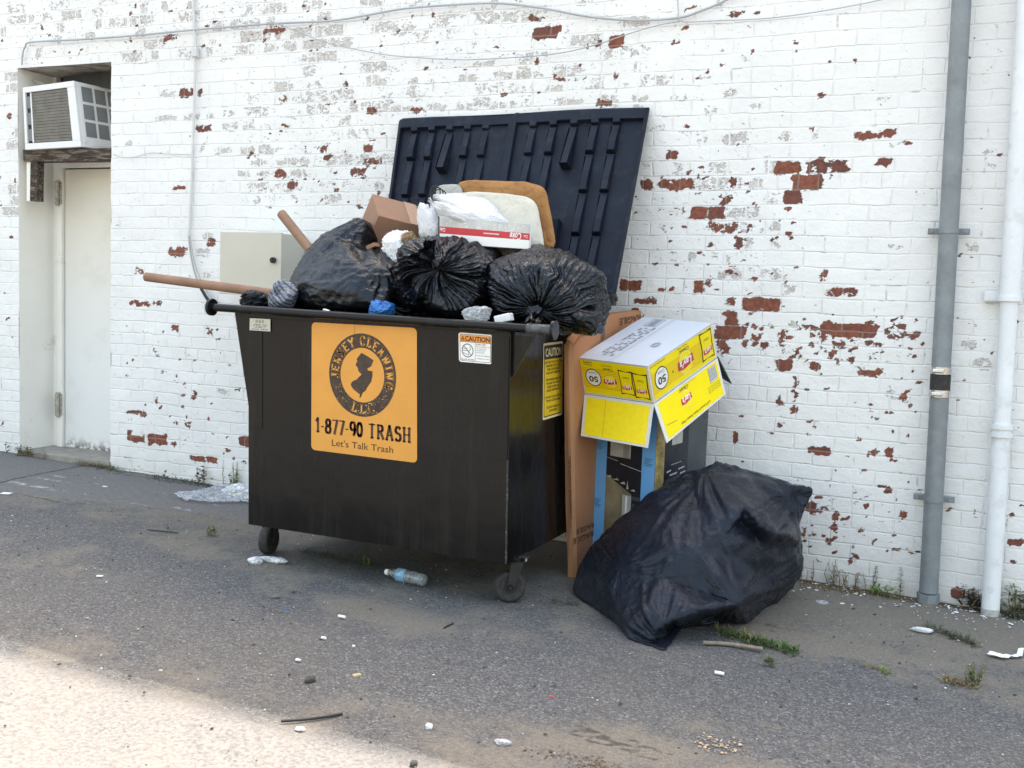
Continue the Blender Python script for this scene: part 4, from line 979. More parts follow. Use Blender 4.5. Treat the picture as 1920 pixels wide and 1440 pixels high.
for x in(f[3].x+.05,f[2].x-.05): MB().box((x,yB+.02,(bk[2].z+LB1.z)/2-.05),(.05,.02,abs(LB1.z-bk[2].z)+.12),bev=.003).build('hinge_post',M['black_dull'],du)

# ------------------------------------------------------------------ bags
def to_obj(name,P,F,m,smooth=True,label=None,cat=None,group=None,origin=None):
    b=MB(); b.v=[tuple(p) for p in P]; b.f=[list(q) for q in F]; b.m=[0]*len(F); b.sm=[smooth]*len(F)
    if origin is None: a=np.array(P); origin=(a[:,0].mean(),a[:,1].mean(),a[:,2].min())
    o=b.build(name,m,None,origin); tag(o,label,cat,group); return o
def bag(c,ax,pole,seed,pleat=.10,npl=26,planes=26,crump=.010,nth=300,nph=190,phi0=.9,rot=0.,zmin=None,box_=.0,funnel=.22,p_=13):
    rs=np.random.RandomState(seed); pole=np.array(Vector(pole).normalized())
    a=np.cross(pole,[0,0,1.]) if abs(pole[2])<.9 else np.cross(pole,[1.,0,0]); a/=np.linalg.norm(a); b=np.cross(pole,a)
    th=np.linspace(0,2*np.pi,nth,endpoint=False); ph=np.linspace(0,1,nph)**.85*np.pi
    TH,PH=np.meshgrid(th,ph); tw=.35*np.exp(-PH/.5)*math.sin(seed)
    d=(np.cos(PH)[...,None]*pole+np.sin(PH)[...,None]*(np.cos(TH+tw)[...,None]*a+np.sin(TH+tw)[...,None]*b)).reshape(-1,3)
    n=rs.normal(size=(planes,3)); n/=np.linalg.norm(n,axis=1)[:,None]; cc=rs.uniform(.82,1.04,planes)
    n=np.vstack([n,[0,0,-1]]); cc=np.append(cc,.8)
    s=(np.clip(d@n.T,0,None)/cc)**p_; r=(s.sum(1)+.55**p_)**(-1/p_); r=np.minimum(r,1.25)
    r*=1+.07*pnoise(d*2.2+seed)
    T_=TH.ravel()+.15*pnoise(d*2.0+seed*2.1)+.04*pnoise(d*5+seed);Ph=PH.ravel()
    fr=npl/6.28
    q=np.stack([np.cos(T_)*fr,np.sin(T_)*fr,Ph*.55+seed],1)
    q2=np.stack([np.cos(T_)*fr*2.3,np.sin(T_)*fr*2.3,Ph*.9+seed+9],1)
    rid=.65*(1-2.2*np.abs(pnoise(q)))+.35*(1-2.2*np.abs(pnoise(q2)))
    amp=pleat*np.exp(-(Ph/phi0)**1.6)*np.clip(Ph/.22,0,1)*(1+.9*pnoise(d*1.7+seed*1.3))
    r=r*(1+amp*(rid-.35))
    r*=1-funnel*np.exp(-(Ph/.20)**1.3)
    P=d*r[:,None]
    # crumples
    P=P+d*(crump/ .25)*((ridge(P*3.0+seed,3)-.45)*.55*(1-.6*np.exp(-(Ph/phi0)**2)))[:,None]
    P=P+d*(crump/.25)*.18*(ridge(P*9+seed*3,2)-.4)[:,None]
    A=np.array([list(v) for v in ax]).T     # columns = scaled axes
    W=P@A.T+np.array(c)
    if zmin is not None: W[:,2]=np.maximum(W[:,2],zmin+.0)
    idx=np.arange(nth*nph).reshape(nph,nth); nx=np.roll(idx,-1,axis=1)
    F=np.stack([idx[:-1],idx[1:],nx[1:],nx[:-1]],-1).reshape(-1,4)
    return W,F.tolist()
def tuft(base,dirv,length,r0,r1,seed,n=60,m=22):
    """gathered neck of a tied bag flaring out from the knot"""
    dirv=Vector(dirv).normalized(); a=dirv.orthogonal().normalized(); b=dirv.cross(a); rs=np.random.RandomState(seed)
    P=[];
    phs=rs.uniform(0,6.28,5)
    for j in range(m):
        t=j/(m-1); r=r0*(1-.55*math.sin(min(1,t*3)*math.pi/2)) if t<.25 else r0*.45+(r1-r0*.45)*((t-.25)/.75)**.8
        for k in range(n):
            an=2*math.pi*k/n; w=1+(.12+.45*t)*(.5*math.sin(7*an+phs[0]+t*2)+.35*math.sin(13*an+phs[1]-t*3)+.25*math.sin(4*an+phs[2]))
            sq=.45 if t>.25 else 1
            P.append(Vector(base)+dirv*(length*t*(1+.18*math.sin(3*an+phs[3]))) + a*math.cos(an)*r*w + b*math.sin(an)*r*w*(1-(1-sq)*t))
    F=[(j*n+k,j*n+(k+1)%n,(j+1)*n+(k+1)%n,(j+1)*n+k) for j in range(m-1) for k in range(n)]
    return P,F
def join_geo(*g):
    P=[];F=[]
    for p,f_ in g:
        b=len(P); P+= [tuple(x) for x in p]; F+=[[b+i for i in q_] for q_ in f_]
    return P,F
def viewax(rx,ry,rz,roll=0,tilt=0):
    """axes: right, depth, up in world, radii in metres"""
    c,s=math.cos(math.radians(roll)),math.sin(math.radians(roll))
    return [Vector((c,0,s))*rx,Vector((0,1,0))*ry,Vector((-s,0,c))*rz]
CAM=Vector((0,-D,ZO))
# middle bag, knot facing the camera
c=at_y(832,522,-1.02); pole=(CAM-c).normalized()+Vector((-.16,0,.26))
k_=tuft(at_y(816,490,-1.235),Vector((-.25,-.75,.35)),.10,.035,.06,3)
g=bag(c,viewax(.272,.25,.212,-6),pole,12,pleat=.21,npl=25,crump=.017,phi0=1.15,funnel=.12,planes=18)
P,F=join_geo(g,k_)
to_obj('trash_bag',P,F,M['bag'],True,'middle black trash bag in the dumpster, pleats radiating from a knot facing out','trash bag','black trash bags heaped in the dumpster')
# right bag, knot low at the front
c=at_y(1022,548,-1.0); pole=(CAM-c).normalized()*.8+Vector((-.08,0,-.30))
k_=tuft(at_y(1003,588,-1.31),Vector((.2,-.5,-.25)),.07,.04,.05,5)
g=bag(c,viewax(.318,.29,.205,-9),pole,31,pleat=.19,npl=44,crump=.010,phi0=1.35,planes=30,funnel=.14)
P,F=join_geo(g,k_)
to_obj('trash_bag',P,F,M['bag'],True,'right black trash bag bulging over the dumpster rim beside the brown carton','trash bag','black trash bags heaped in the dumpster')
# extra slumped film from the right bag over the rim end
g=bag(at_y(1078,592,-1.03),viewax(.115,.15,.080,-14),Vector((-.3,-1,.2)),47,pleat=.12,npl=20,crump=.02,nth=160,nph=100)
to_obj('trash_bag',*g,M['bag'],True,'small black bag sagging over the dumpster corner under the right bag','trash bag','black trash bags heaped in the dumpster')
# filler bags under and behind the visible ones
g=bag(at_y(760,575,-.85),viewax(.42,.30,.16),Vector((0,-1,.2)),53,pleat=.1,npl=24,crump=.03,nth=160,nph=100)
to_obj('trash_bag',*g,M['bag'],True,'low black bag packed in the dumpster below the knotted bags','trash bag','black trash bags heaped in the dumpster')

def relief(name,outline,interior,edges,mtl,back,seed,levels=3,disp=(.010,.004),crease=.55,label=None,cat=None,group=None,ground=False,bscale=5.0,asc=(1,1,1),base=.42,hubs=()):
    """sack modelled from creased control points; outline/interior: (px,py,y)"""
    pts=[at_y(a,b,y) for a,b,y in outline+interior]; n=len(outline)
    pr=[proj(p)[:2] for p in pts]
    co=[Vector((a,-b)) for a,b in pr]
    es=[(i,(i+1)%n) for i in range(n)]+edges
    V2,E2,F2,ov,oe,of=geometry.delaunay_2d_cdt(co,es,[],1,1e-4)
    bm=bmesh.new(); vs=[]
    for i,v in enumerate(V2):
        src=ov[i]
        if src: vs.append(bm.verts.new(pts[src[0]]))
        else:
            # crossing point: average depth
            j=min(range(len(co)),key=lambda q_:(co[q_]-v).length); vs.append(bm.verts.new(at_y(v.x,-v.y,pts[j].y)))
    for f_ in F2:
        try: bm.faces.new([vs[i] for i in f_])
        except ValueError: pass
    # back side
    inv={ov[i][0]:vs[i] for i in range(len(V2)) if ov[i]}
    cen=sum((pts[i] for i in range(n)),Vector())/n
    r1=[]; r2=[]
    for i in range(n):
        p=pts[i]; q1=cen+(p-cen)*.93; q1.y=min(p.y+back*.45,-.03); q2=cen+(p-cen)*.55; q2.y=min(max(p.y,cen.y)+back,-.03)
        if ground:
            q1.z=max(q1.z,gz(q1.x,q1.y)+.005); q2.z=max(q2.z,gz(q2.x,q2.y)+.005)
        r1.append(bm.verts.new(q1)); r2.append(bm.verts.new(q2))
    for i in range(n):
        j=(i+1)%n
        if inv.get(i) and inv.get(j):
            bm.faces.new([inv[j],inv[i],r1[i],r1[j]]); bm.faces.new([r1[j],r1[i],r2[i],r2[j]])
    cb=bm.verts.new(sum((v.co for v in r2),Vector())/n)
    for i in range(n): bm.faces.new([r2[(i+1)%n],r2[i],cb])
    bmesh.ops.recalc_face_normals(bm,faces=bm.faces)
    cl_=bm.edges.layers.float.new('crease_edge')
    front=set(inv.values())
    for e in bm.edges:
        if e.verts[0] in front and e.verts[1] in front: e[cl_]=base
    if ground: edges=edges+[(i,(i+1)%n) for i in range(n)]
    for a,b in edges:
        va,vb=inv.get(a),inv.get(b)
        if va and vb:
            e=bm.edges.get((va,vb))
            if e: e[cl_]=crease
    me=bpy.data.meshes.new('tmp'); bm.to_mesh(me); bm.free()
    o=bpy.data.objects.new('tmp',me); COL.objects.link(o); sm=o.modifiers.new('s','SUBSURF'); sm.levels=sm.render_levels=levels; sm.subdivision_type='CATMULL_CLARK'
    bpy.context.view_layer.update(); dg=bpy.context.evaluated_depsgraph_get(); m2=bpy.data.meshes.new_from_object(o.evaluated_get(dg))
    P=np.zeros(len(m2.vertices)*3); m2.vertices.foreach_get('co',P); P=P.reshape(-1,3)
    N=np.zeros(len(m2.vertices)*3); m2.vertices.foreach_get('normal',N); N=N.reshape(-1,3)
    F=[list(p.vertices) for p in m2.polygons]
    bpy.data.objects.remove(o); bpy.data.meshes.remove(me); bpy.data.meshes.remove(m2)
    S=np.array(asc)
    P=P+N*((ridge(P*S*bscale+seed,2,.6)-.5)*disp[0]+(ridge(P*S*bscale*2.7+seed,2,.5)-.4)*disp[1])[:,None]
    for (hx,hy,hyy,RR,amp,fq) in hubs:   # gathers running out from pinch points
        h_=np.array(at_y(hx,hy,hyy)); dd=P-h_; rr=np.linalg.norm(dd[:,[0,2]],axis=1)+1e-4; th_=np.arctan2(dd[:,2],dd[:,0])+.25*pnoise(P*4+hx)
        q_=np.stack([np.cos(th_)*fq,np.sin(th_)*fq,rr*1.5+hx*.01],1); rg=(1-2.4*np.abs(pnoise(q_)))
        P=P+N*(amp*rg*np.exp(-rr/RR)*np.clip(rr/(RR*.35),0,1))[:,None]
    if ground: P[:,2]=np.maximum(P[:,2],gz(P[:,0],P[:,1])+.004)
    return to_obj(name,P,F,mtl,True,label,cat,group)
# left bag in the dumpster: slumped sack with a raised corner
out=[(531,560,-1.15),(538,530,-1.12),(552,498,-1.08),(572,465,-1.02),(598,440,-.98),(640,421,-.94),(684,408,-.92),(681,436,-.95),(676,462,-.98),(704,467,-1.0),(738,476,-1.0),(752,492,-1.02),(748,520,-1.1),(738,548,-1.18),(722,578,-1.26),(650,584,-1.28),(580,581,-1.24)]
inn=[(590,482,-1.10),(640,452,-1.06),(650,470,-1.14),(700,482,-1.14),(610,505,-1.20),(680,510,-1.24),(730,505,-1.16),(600,540,-1.26),(670,545,-1.30),(560,530,-1.20),(618,440,-1.0),(660,430,-1.0)]
n=len(out)
relief('trash_bag',out,inn,[(n+10,n+11),(n+11,7),(n+1,n+2),(n+2,8),(n+0,n+4),(n+4,n+5),(n+5,n+6),(n+7,n+8)],M['bag'],.28,5,levels=4,disp=(.007,.003),crease=.9,hubs=((684,410,-.93,.22,.016,5.),(742,495,-1.03,.25,.014,5.),(536,560,-1.15,.2,.012,5.)),asc=(.6,1,2.4),base=.3,label='left black trash bag in the dumpster, its pointed corner sticking up by the box',cat='trash bag',group='black trash bags heaped in the dumpster',bscale=4)
# large sack on the ground
def gy(px,py): return on_g(px,py,.006).y
out=[(1072,1112,gy(1072,1112)),(1086,1060,-.86),(1112,1022,-.80),(1150,985,-.80),(1185,958,-.80),(1218,928,-.80),(1252,908,-.74),(1300,886,-.66),(1345,868,-.60),(1400,879,-.52),(1450,897,-.48),(1486,914,-.46),(1530,912,-.40),(1503,952,-.44),(1496,985,-.44),(1502,1020,-.44),(1505,1055,-.44),(1497,1090,-.42),(1475,1113,-.44),(1435,1145,gy(1440,1150)+.12),(1398,1168,gy(1398,1168)),(1350,1163,-.98),(1305,1170,-1.06),(1262,1184,-1.15),(1256,1200,-1.25),(1255,1230,gy(1255,1230)),(1215,1209,gy(1215,1209)),(1180,1196,gy(1180,1196)),(1148,1160,gy(1148,1160)),(1108,1134,gy(1108,1134))]
inn=[(1160,1062,-1.10),(1145,1105,-1.16),(1172,1175,-1.34),(1312,891,-.76),(1306,960,-.95),(1302,1030,-1.12),(1240,1084,-1.20),(1330,1118,-1.16),(1380,1133,-1.16),(1310,1143,-1.29),(1235,1172,-1.38),(1338,894,-.76),(1395,950,-.93),(1440,998,-.93),(1492,1006,-.69),(1400,1060,-.96),(1450,1095,-.74),(1360,1000,-1.02),(1200,1000,-1.02),(1245,955,-.93),(1245,1035,-1.14),(1200,1125,-1.28),(1120,1075,-.98),(1470,955,-.58),(1430,930,-.66),(1335,1150,-1.0),(1180,1100,-1.20),(1485,975,-.52),(1212,1150,-1.37),(1384,975,-.89),(1428,1020,-.87),(1476,1028,-.64)]
n=len(out)
E_=[(n+3,n+4),(n+4,n+5),(n+0,n+6),(n+6,n+7),(n+7,n+8),(n+8,n+9),(n+9,n+10),(n+10,26),(n+0,n+1),(n+1,n+2),(n+2,27),(n+11,n+12),(n+12,n+13),(n+13,n+14),(8,n+11),(n+8,20),(n+5,n+8),(n+12,n+17),(n+8,n+16),(n+16,18)]
relief('trash_bag',out,inn,E_,M['bag_floor'],.30,9,levels=4,disp=(.005,.002),crease=1.0,base=.38,hubs=((1318,888,-.75,.30,.020,4.5),(1490,930,-.5,.22,.010,4.),(1245,1205,-1.38,.22,.022,4.),(1380,1133,-1.15,.2,.012,4.),(1165,1062,-1.1,.2,.012,4.)),asc=(1.3,1.3,.6),label='large black trash bag slumped on the asphalt in front of the blue box',cat='trash bag',ground=True,bscale=3.2)
# black bundle with striped lining at the left rim
g=bag(at_y(478,566,-1.2),viewax(.085,.07,.05,10),Vector((-.5,-1,.4)),61,pleat=.3,npl=14,crump=.05,nth=120,nph=80)
to_obj('rag_bundle',*g,M['bag'],True,'crumpled black rag bundle at the left rim under the long tube','rag')
MB().tube([at_y(455,572,-1.2),at_y(458,560,-1.2),at_y(462,549,-1.16)],.008,n=8).build('strap',M['black_dull'],origin=at_y(455,572,-1.2)); tag(bpy.data.objects['strap'],'short black strap standing on the left rim under the long tube','strap')
g=bag(at_y(528,562,-1.26),viewax(.075,.06,.075,-25),Vector((-.5,-1,.6)),67,pleat=.35,npl=12,crump=.02,nth=140,nph=90)
t=NT('striped_grey_film'); gg=t.geo(); mp=t.N('ShaderNodeMapping'); mp.inputs['Rotation'].default_value=(0,.9,0); t.L(gg,mp.inputs[0]); sp=t.N('ShaderNodeSeparateXYZ'); t.L(mp.outputs[0],sp.inputs[0])
s_=t.math('SINE',t.math('MULTIPLY',sp.outputs[0],330.)); t.set('Base Color',t.mix(t.mapr(s_,.2,.6),(.16,.18,.22),(.03,.04,.07))); t.set('Roughness',.3)
to_obj('striped_plastic',*g,t.m,True,'grey and navy striped plastic crumpled at the rim beside the left bag','plastic')

# ------------------------------------------------------------------ rigid rubbish on the heap
def cushion(name,corn,th,m,label,cat,seed,e=.32,parent=None):
    grp='seat cushions thrown on the heap' if cat=='cushion' else None
    P0,P1,P2_,P3=[Vector(p) for p in corn]   # BL BR TR TL front face
    c=(P0+P1+P2_+P3)/4; U=((P1-P0)+(P2_-P3))/4; V=((P3-P0)+(P2_-P1))/4; N_=U.cross(V).normalized()
    if N_.y<0: N_=-N_
    nu,nv=120,60; P=[];F=[]
    sg=lambda x,p:(abs(x)**p)*(1 if x>=0 else -1)
    for j in range(nv+1):
        ph=-math.pi/2+math.pi*j/nv
        for k in range(nu):
            a=2*math.pi*k/nu; cp=sg(math.cos(ph),.30); 
            P.append(c+N_*th*.5+U*cp*sg(math.cos(a),e)+V*cp*sg(math.sin(a),e)+N_*(th*.5*sg(math.sin(ph),.75)))
    P=np.array([list(p) for p in P]); dn_=np.array(N_)
    P+=dn_*(.012*pnoise(P*9+seed)+.004*ridge(P*18+seed,2))[:,None]
    P+=np.array([0,0,1.])*(.006*pnoise(P*14+seed*2))[:,None]
    for j in range(nv):
        for k in range(nu): F.append((j*nu+k,j*nu+(k+1)%nu,(j+1)*nu+(k+1)%nu,(j+1)*nu+k))
    o=to_obj(name,P,F,m,True,label,cat,grp); return o,c,U,V,N_
cushion('seat_cushion',[at_y(868,466,-.70),at_y(1040,466,-.70),at_y(1020,344,-.62),at_y(846,328,-.64)],.06,M['foam'],'tan brown foam seat cushion standing against the open lid','cushion',3)
cushion('seat_cushion',[at_y(850,482,-.86),at_y(1022,474,-.84),at_y(1002,372,-.74),at_y(834,346,-.76)],.05,M['cream_cloth'],'cream seat cushion leaning in front of the tan cushion','cushion',8,.38)
cushion('small_pillow',[at_y(815,395,-.72),at_y(868,395,-.72),at_y(862,342,-.68),at_y(815,344,-.68)],.04,M['grey_cloth'],'flat grey pillow corner behind the white plastic bag','pillow',15,.6)
# carton
def orth_box(V0,e,m,mm,name,label,cat,sc,d0,th=1.0,group=None,parts=None):
    pass
d0=proj(at_y(710,404,-.88))[2]; kz=d0/2000
V0=at_d(710,404,d0); Pb=at_d(698,363,d0+68*kz); Pr=at_d(806,429,d0+34*kz*1.25); Pd=at_d(684,466,d0+30*kz)
u,v,w=Pb-V0,Pr-V0,Pd-V0; w=w*1.25
mb=MB(); mb.hexa([V0+w,V0+w+v,V0+w+v+u,V0+w+u,V0,V0+v,V0+v+u,V0+u],bev=.004)
cb=mb.build('cardboard_box',M['card'],None,(V0+w)); tag(cb,'brown cardboard box tipped on its corner between the left bag and white bag','box')
dc=Decal(V0+v*.62,V0+v*.86,V0+v*.86+u,V0+v*.62+u,.0015); dc.rect(0,0,1,1,mat('parcel_tape',(.44,.27,.175),.3,var=.05),1)
o=dc.mb.build('tape',dc.mats,None,cb.location); o.location=(0,0,0); o.parent=cb
nd=v.cross(w).normalized(); nd = nd if nd.y<0 else -nd
# printed mark on the lower face
q=[V0+w*.95+v*.08,V0+w*.95+v*.35,V0+w*.7+v*.35,V0+w*.7+v*.08]; dc=Decal(*q,.002); dc.ring(.5,.5,.3,.35,.75,M['ink_brown'],1,24); dc.line([(.35,.5),(.65,.5)],.004,M['ink_brown'],1)
o=dc.mb.build('printed_mark',dc.mats,None,cb.location); o.location=(0,0,0); o.parent=cb
# soda carton
s0=[at_y(822,456,-.98),at_y(995,468,-.98),at_y(996.5,420,-.98),at_y(822,404.5,-.98)]
bd=Vector((-.09,.20,.0)); tl=Vector((.0,.0,-.035))
mb=MB(); mb.hexa([s0[0],s0[1],s0[1]+bd,s0[0]+bd,s0[3],s0[2],s0[2]+bd+tl,s0[3]+bd+tl],bev=.003)
so=mb.build('soda_carton',M['white_card'],None,s0[0]); tag(so,'white and silver soda carton upside down with a red band','carton')
dc=Decal(*s0,.0008); GR=mat('silver_carton',(.50,.50,.49),.4,var=.25,vscale=12)
dc.rect(.015,.02,.985,.30,M['white_ink'],1); dc.rect(.015,.62,.985,.98,GR,1); dc.rect(.015,.30,.985,.36,M['white_ink'],1); dc.rect(.015,.36,.985,.62,M['red'],1); dc.rect(0,.02,.012,.98,M['ink'],2)
for i in range(40):
    u_=rs.uniform(.03,.95); v_=rs.uniform(.64,.93); dc.line([(u_,v_),(u_+rs.uniform(-.02,.02),v_+rs.uniform(-.06,.06))],.003,M['white_ink'],2)
for u_ in(.05,.84): dc.text('Coke',u_,.47 if u_>.5 else .5,.26 if u_>.5 else .14,M['white_ink'],3,w=.12 if u_>.5 else .06,rot=180,shear=.3,bold=.02)
dc.text('Diet',.945,.49,.12,M['white_ink'],3,w=.04,rot=180)
for i in range(14): dc.rect(.50+i*.012,.47,.508+i*.012,.52,M['white_ink'],3)
o=dc.mb.build('printed_band',dc.mats,None,so.location); o.location=(0,0,0); o.parent=so
# white plastic bag
g=bag(at_y(880,404,-.84),viewax(.20,.15,.105,-14),Vector((-1,-.4,.25)),71,pleat=.16,npl=18,crump=.012,nth=220,nph=140,phi0=1.3)
h=bag(at_y(806,425,-.95),viewax(.055,.06,.11,8),Vector((.2,-.3,1)),73,pleat=.18,npl=10,crump=.02,nth=120,nph=80)
P,F=join_geo(g,h); to_obj('plastic_bag',P,F,M['thin_white'],True,'thin white plastic bag lying over the soda carton','plastic bag')
g=bag(at_y(752,470,-1.0),viewax(.095,.07,.10,-30),Vector((.2,-.5,1)),79,pleat=.3,npl=16,crump=.05,nth=120,nph=80)
to_obj('crumpled_paper',*g,M['paper'],True,'crumpled white paper wedged below the brown box','paper')
g=bag(at_y(766,448,-1.02),viewax(.035,.04,.035),Vector((.2,-.5,1)),81,pleat=.3,npl=12,crump=.12,nth=90,nph=60)
to_obj('crumpled_kraft_paper',*g,mat('kraft_paper',(.30,.20,.11),.9,var=.4,vscale=60),True,'small crumpled brown paper on the white paper','paper')
g=bag(at_y(716,579,-1.24),viewax(.065,.05,.042),Vector((.2,-.5,1)),83,pleat=.25,npl=12,crump=.05,nth=110,nph=70)
to_obj('blue_plastic',*g,M['blue_film'],True,'small crumpled blue plastic bag at the rim between left and middle bags','plastic')
g=bag(at_y(892,590,-1.28),viewax(.07,.05,.04),Vector((.2,-.5,1)),85,pleat=.25,npl=12,crump=.05,nth=110,nph=70)
to_obj('clear_plastic',*g,M['film'],True,'crumpled clear plastic at the rim between the middle and right bags','plastic')
a=at_y(945,597,-1.31); MB().box(a,(.075,.05,.035),bev=.005,M=Matrix.Rotation(-.25,3,'Y')).build('white_packet',M['paper'],origin=a); tag(bpy.data.objects['white_packet'],'small white paper packet on the rim below the right bag','packet')
a=at_y(612,583,-1.33); MB().box(a,(.03,.02,.014),bev=.003,M=Matrix.Rotation(.3,3,'Y')).build('paper_scrap',M['paper'],origin=a); tag(bpy.data.objects['paper_scrap'],'tiny white paper scrap on the rim below the left bag','scrap')
# cable coil
mb=MB()
for i in range(3): 
    c=at_y(816+i*2,362+i*3,-.9); pts=[c+Vector((math.cos(q_)*.028*(1+.2*i),.01*i,math.sin(q_)*.036)) for q_ in np.linspace(0,6.28,18)]; mb.tube(pts,.003,n=6)
mb.build('cable_coil',M['black_dull'],origin=at_y(816,362,-.9)); tag(bpy.data.objects['cable_coil'],'small coil of black wire beside the grey pillow','cable')
# wooden block
a=at_y(699,462,-1.0); MB().box(a,(.05,.05,.02),bev=.002,M=Matrix.Rotation(-.4,3,'Y')).build('cardboard_scrap',M['card'],origin=a); tag(bpy.data.objects['cardboard_scrap'],'small light cardboard scrap in front of the brown box','scrap')
# cardboard tubes (hollow)
def hollow_tube(name,a,b,R_,label):
    mb=MB(); d_=(b-a).normalized(); p=d_.orthogonal().normalized(); q_=d_.cross(p); n=32; V=[]
    for c,r in((a,R_),(b,R_),(a,R_*.84),(a+d_*.12,R_*.84)):
        for k in range(n): an=2*math.pi*k/n; V.append(c+p*math.cos(an)*r+q_*math.sin(an)*r)
    F=[(k,(k+1)%n,n+(k+1)%n,n+k) for k in range(n)]
    mb.add(V,F,0,True); mb.add(V,[(2*n+k,3*n+k,3*n+(k+1)%n,2*n+(k+1)%n) for k in range(n)],1,True)
    mb.add(V,[(k,2*n+k,2*n+(k+1)%n,(k+1)%n) for k in range(n)],0,False); mb.add(V,[[3*n+k for k in range(n)]],1)
    o=mb.build(name,[M['tube_card'],M['card_dark']],None,a); tag(o,label,'cardboard tube','cardboard tubes sticking out of the heap')
hollow_tube('cardboard_tube',at_y(274,519,-1.05),at_y(575,559,-1.05),.0245,'long cardboard tube sticking out sideways over the left rim')
hollow_tube('cardboard_tube',at_y(528,401,-.80),at_y(600,492,-.92),.0255,'short cardboard tube rising from behind the left bag')

# ------------------------------------------------------------------ tall flat carton leaning on the dumpster side
Pp=Vector((-1.755,-.74,0)); Tt=Vector((.10,.66,0)).normalized(); Nn=Vector((Tt.y,-Tt.x,0))
def onp_(px,py,off=0): return at_plane(px,py,Pp+Nn*off,Nn)
g0=Pp.copy(); g0.z=gz(g0.x,g0.y)
outl=[(1084,1064),(1079,960),(1077,800),(1076,648),(1104,613),(1130,591),(1160,587),(1202,582),(1202,700),(1202,900),(1202,1010)]
P=[onp_(a,b) for a,b in outl]; P[0].z=gz(P[0].x,P[0].y)+.003; P[-1].z=gz(P[-1].x,P[-1].y)+.003
tb=empty('tall_carton',Vector((Pp.x,Pp.y,gz(Pp.x,Pp.y))),'tall flattened orange brown carton standing between the dumpster and the yellow chip box','carton')
mb=MB(); mb.poly_prism(P,-Nn*.055); mb.build('carton_body',M['card_orange'],tb)
# narrow bulging edge panel
le=[(1064,1086),(1069,955),(1065,822),(1060,700),(1059,665),(1063,634)]; re=[(1084,1064),(1079,960),(1077,800),(1076,700),(1076,665),(1076,648)]
mb=MB(); V=[];F=[]
for (a,b) in zip(le,re):
    pr=onp_(b[0],b[1],.001); t_=at_y(a[0],a[1],pr.y-.015) ; mid=(pr+t_)/2+Vector((.0,-.012,0)); V+=[t_,mid,pr]
V[0].z=gz(V[0].x,V[0].y)+.004; V[1].z=gz(V[1].x,V[1].y)+.004; V[2].z=gz(V[2].x,V[2].y)+.004
for i in range(len(le)-1):
    for j in range(2): F.append((i*3+j,i*3+j+1,(i+1)*3+j+1,(i+1)*3+j))
mb.add(V,F,0,False); mb.build('edge_panel',mat('carton_edge',(.37,.19,.10),.85,var=.08,vscale=5,bump=.1),tb)
# top flap slope over the bag
P=[at_y(1063,634,V[-3].y),onp_(1076,648,.002),onp_(1104,613,.002),onp_(1130,591,.002),onp_(1108,596,-.06)]
mb=MB(); mb.add(P,[(0,1,2,3,4)]); mb.build('top_flap',M['card_orange'],tb)
def pd(pts_,**k): return Decal(*[onp_(a,b,.0015) for a,b in pts_],lift=.0006)
dc=pd([(1127,640),(1134,634),(1134,590),(1128,592)]); dc.rect(0,0,1,1,mat('grey_tape',(.16,.13,.11),.35,var=.2,vscale=30),0); dc.build('tape_strip',tb)
dc=pd([(1158,613),(1200,602),(1200,588),(1158,596)]); dc.text('FRAGILE',.62,.5,.75,M['ink_brown'],1,w=1.1,rot=180,bold=.02); 
dc.build('printed_word',tb)
dc=pd([(1088,637),(1120,625),(1120,600),(1088,620)]); dc.ell(.25,.45,.14,.25,mat('faded_ink',(.25,.125,.075),.8),1); dc.build('handling_symbol',tb); dc=pd([(1088,637),(1120,625),(1120,600),(1088,620)]); dc.rect(.65,.2,.9,.85,M['ink_brown'],1); dc.rect(.7,.3,.85,.75,M['card_orange'],2); dc.line([(.72,.35),(.83,.7)],.003,M['ink_brown'],3); dc.build('handling_symbol',tb)
dc=pd([(1084,1018),(1112,1006),(1112,978),(1084,990)]); dc.text('FRAGILE',.55,.78,.34,M['ink_brown'],1,w=1.35,rot=180,bold=.01); dc.text('FRAGILE',.45,.22,.38,M['ink_brown'],1,w=1.55,rot=180,bold=.01); dc.build('printed_word',tb)
q=[V[3*1+0]+Vector((0,-.002,0)),V[3*1+1]+Vector((0,-.002,0)),V[3*2+1]+Vector((0,-.002,0)),V[3*2+0]+Vector((0,-.002,0))]
dc=Decal(*q,lift=.0012); 
def vtext(dc,txt,u,v,h,L,m,k):  # vertical run, reading upwards
    Vv,Ff,(x0,x1)=text2d(txt,.01); out=[]
    for x,y in Vv: out.append(dc.p(u-(y-.35)*h/dc.W/.7, v+((x-x0)/(x1-x0)-.5)*L,k))
    dc.mb.add(out,Ff,dc.mi(m))
vtext(dc,'LITHONIA LIGHTING',.55,.30,.022,.82,M['ink_brown'],1); dc.ring(.55,-.2,.3,.035,.7,M['ink_brown'],1,20); dc.build('maker_print',tb)

